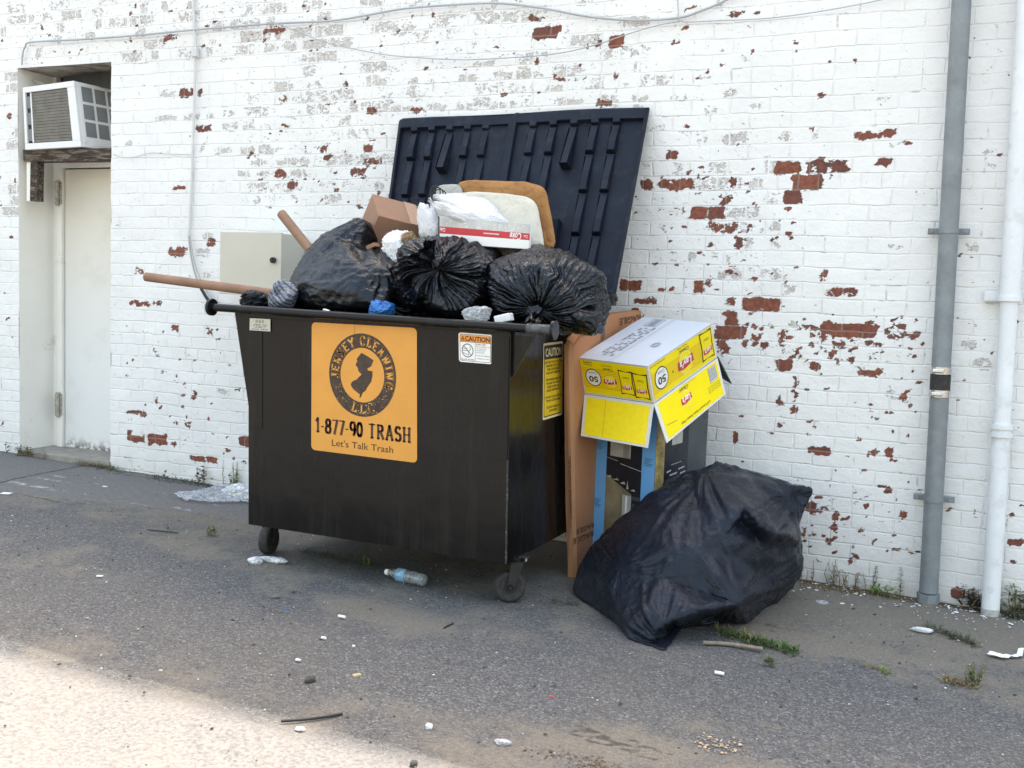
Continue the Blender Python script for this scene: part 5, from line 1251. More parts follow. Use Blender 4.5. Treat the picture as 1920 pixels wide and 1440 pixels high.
# ------------------------------------------------------------------ blue appliance box
C0=at_y(1222,1000,-.66); an=math.radians(24)
dL=Vector((-math.cos(an),math.sin(an),0)); dR=Vector((math.sin(an),math.cos(an),0))
def solve(dv,target):
    lo,hi=0.,1.
    for _ in range(40):
        m_=(lo+hi)/2; x=proj(C0+dv*m_)[0]
        if abs(x-1222)<abs(target-1222): lo=m_
        else: hi=m_
    return lo
wl,wr_=solve(dL,1107),solve(dR,1318)
zt_=at_y(1228,772,-.66).z; zg=gz(C0.x,C0.y)+.003
C0.z=zg; hgt=zt_-zg; Z_=Vector((0,0,hgt)); Zr=Vector((0,0,hgt+.05))
bb=empty('trash_can_box',C0+dL*wl/2+dR*wr_/2,'tall printed box with sky blue edges showing a steel bin, under the yellow chip box','box')
mb=MB(); mb.hexa([C0,C0+dR*wr_,C0+dR*wr_+dL*wl,C0+dL*wl,C0+Z_,C0+dR*wr_+Zr,C0+dR*wr_+dL*wl+Zr,C0+dL*wl+Z_],bev=.003); mb.build('box_body',M['dark_side'],bb)
dc=Decal(C0+dL*wl,C0,C0+Z_,C0+dL*wl+Z_,.0006)
dc.rect(0,0,1,1,M['blue_card'],0); dc.rect(.235,0,.80,1,M['dark_photo'],1)
def vf(py): return (proj(C0)[1]-py)/(proj(C0)[1]-proj(C0+Z_)[1])
v1=vf(925)
def uface(px): return (px-1110)/112.
# bin photo: lid of the bin, body cylinder bands
dc.rect(.29,vf(868),.62,vf(800),M['silver_print'],2); dc.rect(.50,vf(868),.60,vf(800),mat('dull_silver',(.26,.25,.23),.4,var=.2),3)
dc.poly([(.235,vf(905)),(.66,vf(935)),(.66,0),(.235,0)],M['bronze_print'],2)
dc.rect(.52,.0,.66,vf(938),M['silver_print'],3); dc.rect(.57,.0,.60,vf(940),M['white_ink'],4)
for (a,b,c_,e_) in((.26,.33,905,910),(.35,.45,909,913),(.48,.56,913,918),(.58,.61,909,926),(.64,.72,924,928)): dc.poly([(a,vf(e_)),(b,vf(e_)),(b-.02,vf(c_)),(a+.01,vf(c_+3))],M['silver_print'],4)
dc.line([(.24,vf(872)),(.42,vf(876))],.003,M['silver_print'],3); dc.line([(.46,vf(880)),(.80,vf(888))],.003,M['silver_print'],3)
for i in range(4): dc.rect(.67,max(0,vf(945+i*14)),.79,vf(938+i*14),M['dark_side'],2)
for (u0,vv) in((.04,845),(.04,958),(.84,862)):
    for i in range(5): dc.rect(u0,vf(vv+i*3.4),u0+.13-.02*(i%3),vf(vv+i*3.4-1.3),mat('blue_ink',(.05,.12,.28),.6) if i==0 else bpy.data.materials['blue_ink'],2)
dc.build('front_print',bb)
dc=Decal(C0,C0+dR*wr_,C0+dR*wr_+Zr,C0+Z_,.0006)
dc.rect(0,0,.17,1,M['gold_print'],1); dc.rect(.17,0,.62,1,M['dark_photo'],1); dc.rect(.30,vf(842),.50,vf(780),M['silver_print'],2)
for (a,b,c_,e_) in((.22,.30,889,892),(.28,.42,896,899),(.44,.56,888,891),(.48,.58,897,900),(.3,.5,878,879)): dc.poly([(a,vf(e_)),(b,vf(e_-2)),(b,vf(c_-2)),(a,vf(c_))],M['silver_print'],3)
dc.poly([(.19,.0),(.58,.0),(.58,vf(898)),(.19,vf(905))],M['dark_side'],2)
dc.build('side_print',bb)

# ------------------------------------------------------------------ yellow chip box, upside down with open flaps
dB=proj(at_y(1214.5,687,-.82))[2]; kz=dB/2000
B_=at_d(1214.5,686.5,dB); A_=at_d(1082.4,670,dB+96.5*kz); C_=at_d(1335,606,dB+151*kz); D_=A_+(C_-B_)
B1=at_d(1226,756.5,dB+28*kz); A1_=at_d(1096,738,dB+(96.5+28)*kz); C1_=at_d(1344.8,670,dB+(151+28)*kz); D1=A1_+(C1_-B1)
chip=empty('chip_box',(A1_+B1+C1_+D1)/4,'yellow and white potato chip carton turned upside down with flaps hanging open','box')
def panel(q,name,parent,m=M['edge_card'],th=.005):
    q=[Vector(p) for p in q]; n=(q[1]-q[0]).cross(q[3]-q[0]).normalized()
    mb=MB(); i=[p-n*th for p in q]; mb.hexa([q[0],q[1],i[1],i[0],q[3],q[2],i[2],i[3]]); return mb.build(name,m,parent)
panel([A_,B_,C_,D_],'base_panel',chip,M['white_card'])
e_=.0
side=MB()
for q in ([A1_,B1,B_,A_],[B1,C1_,C_,B_],[C1_,D1,D_,C_],[D1,A1_,A_,D_]):
    n=(q[1]-q[0]).cross(q[3]-q[0]).normalized(); q=[p-n*.0005-(q[3]-q[0]).normalized()*0 for p in q]
    tp=[q[0],q[1],q[2]-(q[2]-q[1])*.035,q[3]-(q[3]-q[0])*.035]; i=[p-n*.004 for p in tp]
    side.hexa([tp[0],tp[1],i[1],i[0],tp[3],tp[2],i[2],i[3]])
side.build('side_walls',M['edge_card'],chip)
f1=[at_d(1089,817,dB+(96.5+28)*kz-.03),at_d(1214.5,840,dB+28*kz-.05),B1+Vector((0,-.002,-.002)),A1_+Vector((0,-.002,-.002))]
f1[0]=at_plane(1089,817,f1[1],(f1[2]-f1[1]).cross(f1[3]-f1[1]).normalized())
panel(f1,'front_flap',chip)
f2=[at_d(1250.5,830.5,dB+28*kz-.03),at_d(1361,739,dB+(151+28)*kz-.02),C1_+Vector((.002,-.002,-.002)),B1+Vector((.002,-.002,-.002))]
f2[1]=at_plane(1361,739,f2[0],(f2[3]-f2[0]).cross(f2[2]-f2[0]).normalized())
panel(f2,'right_flap',chip)
f3=[at_d(1338,700,dB+179*kz+.14),at_d(1371,720,dB+(179)*kz+.05),C1_+Vector((.001,.004,0)),D1+(C1_-D1)*.6]
panel(f3,'back_flap',chip,M['dark_side'])
Y_=M['yellow']
def logo(dc,u,v,ru,k,txt="Lay's",m=None):
    rv=ru*dc.W/dc.H
    dc.ell(u,v-.0,ru*.82,rv*.82,mat_lo,k); dc.ell(u,v,ru*.74,rv*.74,Y_,k+1)
    dc.poly([(u-ru*.98,v-rv*.30),(u-ru*.3,v-rv*.42),(u+ru*.98,v-rv*.22),(u+ru*.90,v+rv*.40),(u+ru*.2,v+rv*.22),(u-ru*.90,v+rv*.30)],M['red'],k+2)
    dc.text(txt,u,v,rv*.50,M['white_ink'],k+3,w=ru*1.5,rot=180,bold=.03,shear=.2)
mat_lo=mat('pale_yellow_ring',(.82,.72,.25),.4,var=.03)
def snack(dc,u,v,su,sv,k):
    dc.poly([(u-su,v-sv),(u-su*.2,v-sv*.9),(u+su,v-sv*1.02),(u+su*.9,v),(u+su,v+sv),(u,v+sv*.92),(u-su,v+sv*1.03),(u-su*.88,v)],M['ink'],k)
    s2=.86; dc.poly([(u-su*s2,v-sv*s2),(u+su*s2,v-sv*.9),(u+su*.76,v),(u+su*s2,v+sv*s2),(u-su*s2,v+sv*.9),(u-su*.76,v)],Y_,k+1)
    logo(dc,u,v-sv*.38,su*.72,k+2); dc.text('Classic',u,v+sv*.38,sv*.20,M['ink'],k+2,w=su*.9,rot=180,shear=.2)
def stripes(dc,v0,v1,n,k,u0=.02,u1=.98):
    for i in range(n):
        v=v0+(v1-v0)*i/(n-1); dc.rect(u0,v-.006,u1,v+.006,M['orange_line'],k)
def fifty(dc,u,v,ru,k):
    rv=ru*dc.W/dc.H; dc.ell(u,v,ru,rv,M['ink'],k); dc.ell(u,v,ru*.9,rv*.9,M['white_ink'],k+1)
    dc.text('50',u,v-rv*.18,rv*.62,M['ink'],k+2,w=ru*1.15,rot=180,bold=.03); dc.text('Count',u,v+rv*.5,rv*.30,M['ink'],k+2,w=ru*1.0,rot=180)
dc=Decal(A1_,B1,B_,A_,.0005)
dc.rect(.03,.05,.975,.955,Y_,1); stripes(dc,.22,.74,13,2,.03,.97); fifty(dc,.19,.50,.115,3); logo(dc,.43,.44,.098,3); dc.text('Classic',.42,.76,.075,M['ink'],3,w=.14,rot=180,shear=.25,bold=.01); dc.text('Potato Chips',.41,.855,.04,M['ink_brown'],3,w=.14,rot=180)
snack(dc,.665,.47,.10,.33,4); snack(dc,.865,.43,.105,.34,4); dc.text("LAY'S",.14,.90,.06,M['ink'],3,w=.12,rot=180,bold=.02); dc.text("Classic",.14,.83,.04,M['ink'],3,w=.12,rot=180)
dc.build('front_print',chip)
dc=Decal(B1,C1_,C_,B_,.0005)
dc.rect(.02,.05,.975,.955,Y_,1); stripes(dc,.20,.72,13,2,.02,.97); fifty(dc,.155,.50,.098,3); logo(dc,.52,.47,.125,3); dc.text('Classic',.52,.80,.09,M['ink'],3,w=.15,rot=180,shear=.25,bold=.01); dc.text('Potato Chips',.50,.91,.04,M['ink_brown'],3,w=.15,rot=180)
snack(dc,.865,.53,.098,.40,4); dc.text("LAY'S brand Classic Potato Chips",.13,.91,.032,M['ink'],3,w=.22,rot=180,bold=.01); dc.rect(.315,.42,.33,.48,M['ink_brown'],3)
dc.build('side_print',chip)
dc=Decal(*f1,.0005); dc.rect(.045,.05,.955,.93,mat('matt_yellow',(.92,.72,.006),.5,var=.05,vscale=40),1); dc.rect(.325,.05,.33,.93,M['orange_line'],2); dc.build('front_flap_print',chip)
dc=Decal(*f2,.0005); dc.rect(.04,.05,.965,.95,Y_,1); logo(dc,.42,.60,.085,3); dc.text('Classic',.42,.86,.08,M['ink'],3,w=.14,rot=180,shear=.25,bold=.01)
dc.rect(.81,.52,.935,.90,M['ink'],2); dc.rect(.815,.53,.93,.89,M['white_ink'],3)
for i in range(14): dc.rect(.82+i*.0078,.55,.82+i*.0078+(.0025 if i%3 else .0045),.88,M['ink'],4)
dc.text("LAY'S brand Classic Potato Chips",.50,.14,.055,M['ink'],3,w=.48,rot=180,bold=.012)
for i in range(3): dc.text("50 bags Classic Potato Chips",.85,.44-i*.06,.03,M['ink'],3,w=.2,rot=180)
for i in range(2): dc.rect(.36,.955-.045*i-.01,.62,.96-.045*i-.01,M['ink_brown'],3)
dc.line([(.07,.36),(.22,.30)],.002,M['ink'],3); dc.build('right_flap_print',chip)
# base panel: grey shipping print in a band, seam and round stamp
dc=Decal(A_,B_,C_,D_,.0006); GI=mat('grey_ink',(.27,.28,.32),.6,var=.3,vscale=60); SE=mat('seam_shadow',(.52,.54,.58),.6,var=.04)
dc.rect(.445,.0,.460,1,SE,1); dc.rect(.475,.0,.482,1,SE,1)
rs=np.random.RandomState(8)
for row in range(4):
    v=.10
    while v<.74:
        L=rs.uniform(.015,.05)
        if rs.rand()<.82: 
            u=.20+row*.055; sk=rs.uniform(-.012,.012); dc.poly([(u,v),(u+.042,v+sk),(u+.042,v+L+sk),(u,v+L)],GI if rs.rand()<.8 else SE,1)
        v+=L+rs.uniform(.006,.014)
dc.line([(.19,.80),(.19,.97),(.36,.97),(.36,.80),(.19,.80)],.004,GI,1)
for i in range(9): dc.rect(.22,.81+i*.017,.33,.818+i*.017,GI,1)
dc.ring(.72,.42,.055,.055,.82,GI,1,30); dc.ring(.72,.42,.036,.036,.7,GI,1,24); dc.line([(.69,.42),(.75,.42)],.003,GI,1)
dc.build('base_print',chip)
# ------------------------------------------------------------------ ground litter
def blob_on(px,py,rx,ry,rz,seed,m,name,label,cat,group=None,zoff=0,crump=.06,pleat=.2):
    c=on_g(px,py,rz*.6+zoff); g=bag(c,[Vector((rx,0,0)),Vector((0,ry,0)),Vector((0,0,rz))],Vector((.3,-1,.5)),seed,pleat=pleat,npl=12,crump=crump,nth=80,nph=50)
    return to_obj(name,*g,m,True,label,cat,group)
# water bottle, lying down
bt=on_g(760,1080,.032); ang=math.radians(-8); dv=Vector((math.cos(ang),math.sin(ang)*.7,GA)).normalized()
bo=empty('water_bottle',on_g(760,1082),'clear plastic water bottle with blue and white label lying under the dumpster','bottle')
prof=[(-.118,.004),(-.115,.022),(-.108,.030),(-.085,.031),(-.075,.028),(-.065,.031),(-.03,.0315),(-.02,.028),(-.01,.0315),(.03,.0315),(.045,.029),(.07,.020),(.085,.0125),(.098,.0125)]
MB().tube([bt-dv*t for t,_ in prof],.03,n=24,rs=[max(.001,r) for _,r in prof],caps=False).build('bottle_body',mat('bottle_plastic',(.30,.33,.35),.12,var=.5,vscale=70,alpha=.6,spec=.8),bo)
MB().tube([bt-dv*-.008,bt-dv*.04],.0322,n=24,caps=False).build('bottle_label',mat('blue_label',(.22,.42,.62),.4,var=.6,vscale=40),bo)
MB().tube([bt-dv*.096,bt-dv*.114],.0145,n=20).build('bottle_cap',M['white_ink'],bo)
# glove-like white plastic under the left caster
blob_on(480,1052,.035,.03,.022,91,M['film_white'],'plastic_scrap','round end of a white plastic wrapper by the left caster wheel','plastic')
blob_on(511,1050,.085,.028,.018,92,M['film_white'],'plastic_wrapper','twisted white plastic wrapper on the asphalt under the left caster wheel','plastic')
# clear film against the wall
def sheet(name,pts,m,label,cat,h=.05,seed=1):
    P=[on_g(a,b) for a,b in pts]; n=70; c=sum(P,Vector())/len(P)
    xs_=[p.x for p in P]; ys_=[p.y for p in P]
    V=[];F=[];idx={}
    for j in range(n):
        for i in range(n):
            x=min(xs_)+(max(xs_)-min(xs_))*i/(n-1); y=min(ys_)+(max(ys_)-min(ys_))*j/(n-1)
            ins=False
            for k in range(len(P)):
                a,b=P[k],P[(k+1)%len(P)]
                if (a.y>y)!=(b.y>y) and x<(b.x-a.x)*(y-a.y)/(b.y-a.y)+a.x: ins=not ins
            if ins: idx[(i,j)]=len(V); V.append([x,y,gz(x,y)+.008])
    for (i,j) in list(idx):
        if all(q in idx for q in((i+1,j),(i+1,j+1),(i,j+1))): F.append([idx[(i,j)],idx[(i+1,j)],idx[(i+1,j+1)],idx[(i,j+1)]])
    V=np.array(V); V[:,2]+=h*np.clip(.35+ridge(V*np.array([9,12,1])+seed,2,.6)*.55,0,1)
    return to_obj(name,V,F,m,True,label,cat)
sheet('plastic_sheet',[(322,930),(345,944),(400,948),(455,945),(480,955),(500,930),(470,905),(420,912),(390,920)],M['film'],'crumpled clear plastic sheet on the concrete left of the dumpster','plastic sheet',.022)
blob_on(452,925,.13,.07,.05,95,M['film_white'],'plastic_bag','crumpled milky plastic bag behind the clear sheet at the wall foot','plastic bag',crump=.05)
def chip_(name,px,py,w,l,h,m,label,cat,rot=0,group=None):
    if name=='paper_scrap': group='white scraps on the ground'
    w*=.8;l*=.8;h*=.7; c=on_g(px,py,h/2+.004); MB().box((0,0,0),(w,l,h),bev=min(w,l,h)*.3,M=Matrix.Rotation(rot,3,'Z')).build(name,m)
    o=COL.objects[-1]; o.location=c; tag(o,label,cat,group)
def cyl_(name,px,py,L,r,m,label,cat,rot,group=None):
    if cat=='butt': group='cigarette butts on the asphalt'
    L*=.85;r*=.72; c=on_g(px,py,r+.004); d_=Vector((math.cos(rot),math.sin(rot),0))*L/2; o=MB().tube([-d_,d_],r,n=10).build(name,m); o.location=c; tag(o,label,cat,group)
def rock(name,px,py,s,m,label,cat,group=None,sq=.6,seed=1):
    group='stones on the asphalt'
    rs_=np.random.RandomState(seed); bm=bmesh.new(); bmesh.ops.create_icosphere(bm,subdivisions=2,radius=1)
    for v in bm.verts: v.co=Vector((v.co.x,v.co.y*.8,v.co.z*sq))*s*(1+rs_.uniform(-.16,.16))
    mb=MB(); mb.bm(bm); o=mb.build(name,m); c=on_g(px,py,s*sq*.6); o.location=c; o.rotation_euler.z=rs_.uniform(0,6); tag(o,label,cat,group)
chip_('paper_scrap',12,925,.075,.05,.006,M['paper'],'white paper scrap on the concrete at the left edge','scrap',.3)
chip_('paper_scrap',197,912,.04,.02,.006,M['paper'],'small white scrap on the concrete below the door corner','scrap',.1)
chip_('paper_scrap',187,1080,.035,.022,.008,M['paper'],'white scrap on the asphalt left of the dumpster','scrap',.4)
cyl_('cigarette_butt',641,1156,.040,.0085,M['white_ink'],'white cylindrical butt on the asphalt below the dumpster front','butt',-.05)
cyl_('cigarette_butt',607,1196,.024,.0075,M['paper'],'short white butt lower left of the longer one','butt',.1)
chip_('paper_scrap',663,1211,.014,.012,.01,M['white_ink'],'tiny square white scrap below the cigarette butts','scrap',.2)
chip_('paper_scrap',559,1237,.026,.014,.009,M['paper'],'small oblong white scrap left of the cigarette butts','scrap',.1)
chip_('dry_leaf',669,1266,.038,.026,.012,mat('tan_leaf',(.42,.33,.2),.8,var=.3,vscale=50),'tan dry leaf on the asphalt in the middle of the lot','leaf',.9)
rock('dark_stone',581,1274,.024,M['dark_stone'],'dark flat stone left of the tan leaf','stone',seed=3)
rock('white_stone',805,1362,.017,M['white_card'],'small white stone in the shade right of the black twig','stone',seed=5)
rock('pale_stone',563,1367,.019,M['stone'],'pale stone in the sunlit corner below the black twig','stone',seed=6,sq=.35)
rock('dark_stone',776,1432,.016,M['dark_stone'],'dark stone at the bottom edge of the sunlit patch','stone',seed=8)
blob_on(942,1391,.030,.017,.008,97,M['film'],'plastic_scrap','clear plastic scrap near the bottom of the lot','plastic')
chip_('red_scrap',1033,1306,.016,.010,.005,M['red'],'tiny red wrapper scrap on the asphalt','scrap',.5)
chip_('blue_scrap',539,1141,.018,.006,.004,M['blue_film'],'tiny blue scrap on the dark asphalt left of the butts','scrap',.0)
cyl_('white_tube',1349,1262,.042,.0095,M['white_ink'],'short white tube on the asphalt in front of the large bag','tube',-.05)
blob_on(1728,1181,.040,.022,.010,98,M['paper'],'crumpled_tissue','crumpled white tissue on the dirt left of the grey drainpipe foot','tissue',crump=.15)
sheet('paper_ribbon',[(1848,1232),(1880,1240),(1917,1236),(1920,1222),(1908,1222),(1905,1232),(1885,1234),(1855,1228)],M['paper'],'white ribbon of torn paper at the right edge','paper',.012,4)
c=on_g(1541,1130,.003); MB().tube([c,c+Vector((0,0,.004))],.030,n=24).build('plastic_disc',M['film'],origin=c); tag(bpy.data.objects['plastic_disc'],'flat clear plastic disc on the dirt right of the large bag','lid')
blob_on(517,1119,.022,.015,.008,99,mat('grey_leaf',(.16,.15,.13),.9),'dry_leaf','curled grey leaf on the asphalt below the left caster','leaf',crump=.1)
def stick(name,pts,r,m,label):
    P=[on_g(a,b,r+.004) for a,b in pts]; MB().tube(spline(P,5),r,n=6,rs=None).build(name,m,origin=P[0]); tag(bpy.data.objects[-1] if 0 else COL.objects[-1],label,'stick','sticks and twigs on the ground')
stick('twig',[(527,1352),(570,1349),(610,1344),(642,1338)],.0048,M['black_dull'],'long black twig lying across the shadow edge')
stick('twig',[(276,993),(305,996),(334,999)],.0035,M['black_dull'],'thin dark twig on the dusty asphalt left of the dumpster')
stick('twig',[(1318,1205),(1370,1208),(1430,1217)],.009,mat('grey_bark',(.22,.18,.14),.9,var=.3,vscale=40),'pale bark strip beside the green grass patch')
stick('twig',[(832,1178),(842,1172),(850,1169)],.003,M['black_dull'],'tiny forked twig in the middle of the lot')

# uncountable grit: merged meshes
def scatter(name,n,region,smin,smax,m,label,seed,sq=.5,flat=False):
    rs_=np.random.RandomState(seed); mb=MB(); base=bmesh.new(); bmesh.ops.create_icosphere(base,subdivisions=1,radius=1); base.verts.index_update()
    BV=np.array([v.co[:] for v in base.verts]); BF=[[v.index for v in f_.verts] for f_ in base.faces]; base.free(); k=0
    while k<n:
        x,y=region(rs_)
        if x is None: continue
        s=smin+(smax-smin)*rs_.rand()**3; V=BV*np.array([s*rs_.uniform(.7,1.3),s*rs_.uniform(.6,1.),s*sq])*(1+rs_.uniform(-.22,.22,(len(BV),1)))
        a=rs_.uniform(0,6.28); R2=np.array([[math.cos(a),-math.sin(a)],[math.sin(a),math.cos(a)]]); V[:,:2]=V[:,:2]@R2.T
        V+=np.array([x,y,gz(x,y)+.002+s*sq*.4]); mb.add(V.tolist(),BF,0,False); k+=1
    o=mb.build(name,m,origin=(0,0,0)); tag(o,label,'debris',kind='stuff')
lot=lambda r:(r.uniform(-5.5,1.0),-abs(r.normal())*1.6-.05 if r.rand()<.5 else r.uniform(-3.6,-.05))
scatter('grit',650,lot,.002,.0065,M['stone'],'pale grit and crumbs scattered over the asphalt',21)
scatter('dark_grit',1000,lot,.002,.009,M['dark_stone'],'dark crumbs and bark bits scattered over the asphalt',22)
scatter('paint_flakes',330,lambda r:(r.uniform(-1.0,.6),-abs(r.normal())*.10-.02),.004,.014,M['paper'],'fallen white paint flakes along the wall foot',23,.2)
scatter('rubble_crumbs',60,lambda r:(lambda c:(c.x+r.normal()*.04,c.y+r.normal()*.03))(on_g(1351,1398)),.003,.008,mat('crumbs',(.45,.33,.22),.9,var=.4,vscale=80),'small pile of pale crumbs near the bottom of the lot',24)
scatter('mulch_crumbs',130,lambda r:(lambda c:(c.x+r.normal()*.07,c.y+r.normal()*.03))(on_g(1095,1432)),.003,.009,mat('mulch',(.12,.085,.06),.9,var=.5,vscale=80),'patch of brown crumbs at the bottom edge of the lot',25)

# ------------------------------------------------------------------ weeds
def leafq(V,F,base,d,L,w,droop):
    d=d.normalized(); s=d.cross(Vector((0,0,1)))
    if s.length<1e-3: s=Vector((1,0,0))
    s.normalize(); b=len(V); mid=base+d*L*.5+Vector((0,0,-droop*.3)); tip=base+d*L+Vector((0,0,-droop))
    V+= [base,mid+s*w*.5,tip,mid-s*w*.5]; F.append((b,b+1,b+2,b+3))
def stem_weed(px,py,hpx,name,label,m,seed,nl=40,leaf=(.03,.010),stems=1,spread=.02,stemm=None,bottom=.1,lean=.05,y=None):
    rs_=np.random.RandomState(seed); base=on_g(px,py); 
    if base.y>-.03: base=Vector((base.x*(D-.03)/(D+base.y),-.03,0)); base.z=gz(base.x,base.y)
    H=hpx/FPX*proj(base)[2]; root=base.copy(); 
    sb=[]; V=[];F=[]
    for s in range(stems):
        o=base+Vector((rs_.normal()*spread,min(0,rs_.normal()*spread*.5),0)); o.y=min(o.y,-.012); hh=H*rs_.uniform(.75,1.05); ln=Vector((rs_.normal()*lean,rs_.normal()*lean*.4-.02,1)).normalized()
        top=o+ln*hh; mid=o+ln*hh*.5+Vector((rs_.normal()*.01,0,0)); sb.append(MB().tube([o,mid,top],.0018,n=5,rs=[.0026,.002,.001]))
        for i in range(nl//stems):
            t=bottom+(1-bottom)*rs_.rand(); p=o.lerp(top,t); a=rs_.uniform(0,6.28); k=1.1-.6*t
            leafq(V,F,p,Vector((math.cos(a),math.sin(a)*.7,rs_.uniform(.1,.9))),leaf[0]*k*rs_.uniform(.6,1.2),leaf[1]*k,leaf[0]*.2)
    e=empty(name,root,label,'weed','weeds growing on the lot and along the wall'); [q.build('stem',stemm or M['dry'],e) for q in sb]
    mb=MB(); mb.add(V,F); mb.build('leaves',m,e); return e
def grass(px0,py0,px1,py1,n,h,name,label,m,seed,w=.004):
    rs_=np.random.RandomState(seed); V=[];F=[]
    for i in range(n):
        c=on_g(rs_.uniform(px0,px1),0 or (py0+(py1-py0)*rs_.rand())); 
        t=(proj(c)[0]-px0)/max(1,(px1-px0)); c=on_g(proj(c)[0],py0+(py1-py0)*t+rs_.normal()*3)
        if c.y>-.012: c=Vector((c.x,-.012-rs_.rand()*.03,0)); c.z=gz(c.x,c.y)
        a=rs_.uniform(0,6.28); d_=Vector((math.cos(a),math.sin(a),rs_.uniform(.3,1.6))); L=h*rs_.uniform(.5,1.2)
        leafq(V,F,c,d_,L,w*rs_.uniform(.7,1.5),L*.25)
    mb=MB(); mb.add(V,F); o=mb.build(name,m,None,V[0]); tag(o,label,'grass',kind='stuff')
W=stem_weed
W(38,838,22,'weed','low leafy weed at the left side of the door recess',M['leaf'],1,60,(.05,.022),5,.08)
W(62,835,18,'weed','brownish weed beside the door sill',M['dry'],2,60,(.05,.015),5,.08)
grass(165,868,225,884,160,.07,'grass_tuft','dry grass tuft at the foot of the door jamb',M['dry'],3)
grass(175,868,230,886,90,.06,'green_grass_tuft','green grass at the foot of the door jamb',M['leaf'],4)
grass(290,896,400,912,260,.045,'wall_grass','low grass strip along the wall foot left of the dumpster',M['leaf_dark'],5)
grass(225,884,300,900,90,.03,'thin_wall_grass','thin dry grass along the wall foot near the jamb',M['dry'],6)
W(376,908,42,'weed','upright weed with drooping dark leaves at the wall foot left of the dumpster',M['leaf_dark'],7,34,(.05,.028),2,.015)
W(443,915,62,'weed','tall feathery weed at the wall beside the dumpster edge',M['leaf'],8,150,(.028,.007),5,.04)
W(437,916,35,'weed','bright green weed at the base of the feathery one',M['leaf2'],9,60,(.04,.014),4,.04)
W(392,1003,20,'weed','small weed sprout on the asphalt left of the dumpster',M['leaf'],10,24,(.05,.018),3,.03)
grass(560,1035,700,1062,260,.05,'under_grass','dusty grass growing under the dumpster',M['leaf_dark'],11)
W(690,1060,20,'weed','small green weed under the dumpster near the bottle',M['leaf'],12,36,(.04,.018),3,.03)
grass(1040,1130,1085,1136,70,.03,'sparse_grass','sparse grass blades left of the large bag',M['leaf_dark'],13)
W(1514,1092,42,'weed','pale weed stem right beside the large bag',M['leaf_dark'],14,70,(.022,.008),2,.015)
W(1556,1096,58,'weed','pair of thin weed stems on the wall right of the large bag',M['leaf_dark'],15,100,(.024,.006),3,.02)
W(1583,1104,40,'weed','bushy olive weed at the wall foot',mat('olive_weed',(.12,.115,.05),.7,var=.4,vscale=60),16,260,(.028,.006),9,.06,lean=.25)
W(1636,1112,66,'weed','upright feathery weed stem left of the grey drainpipe',M['leaf_dark'],17,120,(.026,.006),1,.01)
W(1643,1118,24,'weed','bright green leafy weed left of the grey drainpipe',M['leaf2'],18,46,(.055,.020),4,.03,lean=.2)
W(1686,1120,72,'weed','tall sparse weed stem nearest the grey drainpipe',M['leaf_dark'],19,50,(.034,.005),1,.01)
grass(1500,1098,1720,1128,500,.028,'wall_foot_grass','dry grass and roots along the wall foot right of the bag',M['dry'],20)
grass(1350,1188,1495,1224,420,.055,'ground_grass','green ground grass patch in front of the large bag',M['leaf'],21,.006)
grass(1345,1182,1430,1205,160,.055,'dry_ground_grass','yellowing grass beside the green patch',M['dry'],22,.005)
W(1436,1246,18,'weed','tiny dark weed below the green grass patch',M['leaf'],23,24,(.045,.02),3,.02)
grass(1735,1175,1830,1210,260,.05,'dark_grass','dark wiry grass in front of the drainpipes',M['leaf_dark'],24)
W(1822,1282,48,'weed','branched weed on the asphalt at the lower right',M['leaf'],25,150,(.026,.010),6,.03,lean=.3)
grass(1765,1275,1830,1290,200,.04,'reddish_grass','dry reddish grass at the foot of the branched weed',M['dry'],26)
W(1880,1142,62,'weed','leafy dark weed at the wall right of the white downpipe',M['leaf'],27,60,(.06,.016),4,.04,lean=.2)
W(1908,1140,55,'weed','weed climbing the wall at the right edge',M['leaf_dark'],28,60,(.055,.022),3,.04)
W(1832,1140,46,'weed','dark dead clump between the two drainpipes',mat('dead_weed',(.03,.026,.022),.9),29,300,(.045,.014),10,.05,lean=.3)
grass(1870,1150,1925,1162,220,.05,'corner_grass','grass at the wall foot right of the white downpipe',M['leaf_dark'],30)
W(1666,1262,14,'weed','tiny green sprout in the dust at the lower right',M['leaf2'],31,16,(.035,.014),2,.015)
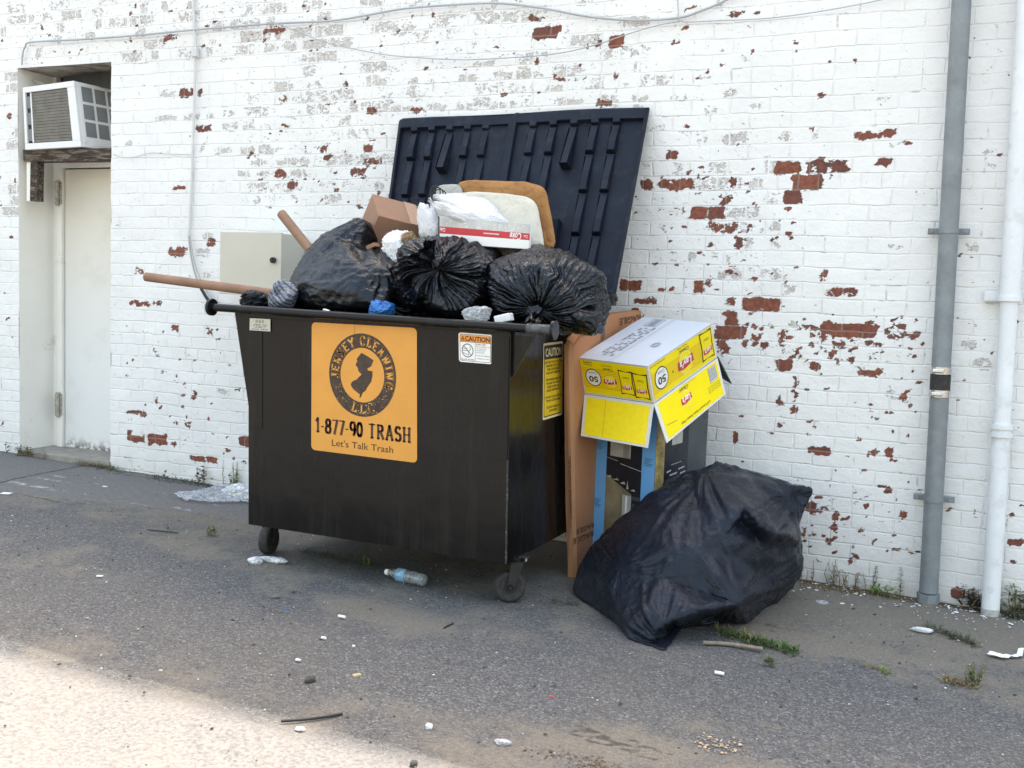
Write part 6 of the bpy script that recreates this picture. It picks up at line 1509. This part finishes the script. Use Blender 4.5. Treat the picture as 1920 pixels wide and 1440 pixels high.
grass(1620,1250,1650,1256,40,.03,'dust_grass','few dry blades on the dust near the tiny sprout',M['dry'],32)

# ------------------------------------------------------------------ camera, light, world
cam=bpy.data.cameras.new('camera'); co=bpy.data.objects.new('camera',cam); COL.objects.link(co)
cam.sensor_width=36; cam.lens=FPX/1920*36; cam.clip_end=1000; cam.clip_start=.05
R=Matrix(((CXv[0],-CXv[1],-CXv[2]),(CNv[0],-CNv[1],-CNv[2]),(CZv[0],-CZv[1],-CZv[2])))
co.matrix_world=Matrix.Translation((0,-D,ZO))@R.to_4x4()
SC.camera=co
EL=math.radians(58); AZ=math.radians(2)   # sun behind the building
sd=Vector((math.sin(AZ)*math.cos(EL),math.cos(AZ)*math.cos(EL),math.sin(EL)))
sun=bpy.data.lights.new('sun','SUN'); sun.energy=SUNE; sun.angle=math.radians(.4); sun.color=(1,.93,.82)
so=bpy.data.objects.new('sun',sun); COL.objects.link(so); so.rotation_euler=sd.to_track_quat('Z','Y').to_euler(); so.location=(0,4,8)
w=bpy.data.worlds.new('World'); SC.world=w; w.use_nodes=True; nt=w.node_tree
sky=nt.nodes.new('ShaderNodeTexSky'); sky.sky_type='NISHITA'; sky.sun_disc=False; sky.sun_elevation=EL; sky.sun_rotation=AZ; sky.air_density=1.8; sky.dust_density=4.5; sky.ozone_density=.6
bg=nt.nodes['Background']; bg.inputs['Strength'].default_value=SKYS
mx=nt.nodes.new('ShaderNodeMix'); mx.data_type='RGBA'; mx.blend_type='MULTIPLY'; mx.inputs[0].default_value=1; mx.inputs[7].default_value=(*TINT,1)
nt.links.new(sky.outputs[0],mx.inputs[6]); nt.links.new(mx.outputs[2],bg.inputs['Color'])
SC.view_settings.view_transform='Standard'; SC.view_settings.look='None'; SC.view_settings.exposure=0; SC.view_settings.gamma=1
SC.render.engine='CYCLES'; SC.cycles.max_bounces=6; SC.cycles.diffuse_bounces=3; SC.cycles.glossy_bounces=3; SC.cycles.transparent_max_bounces=12; SC.cycles.use_denoising=True
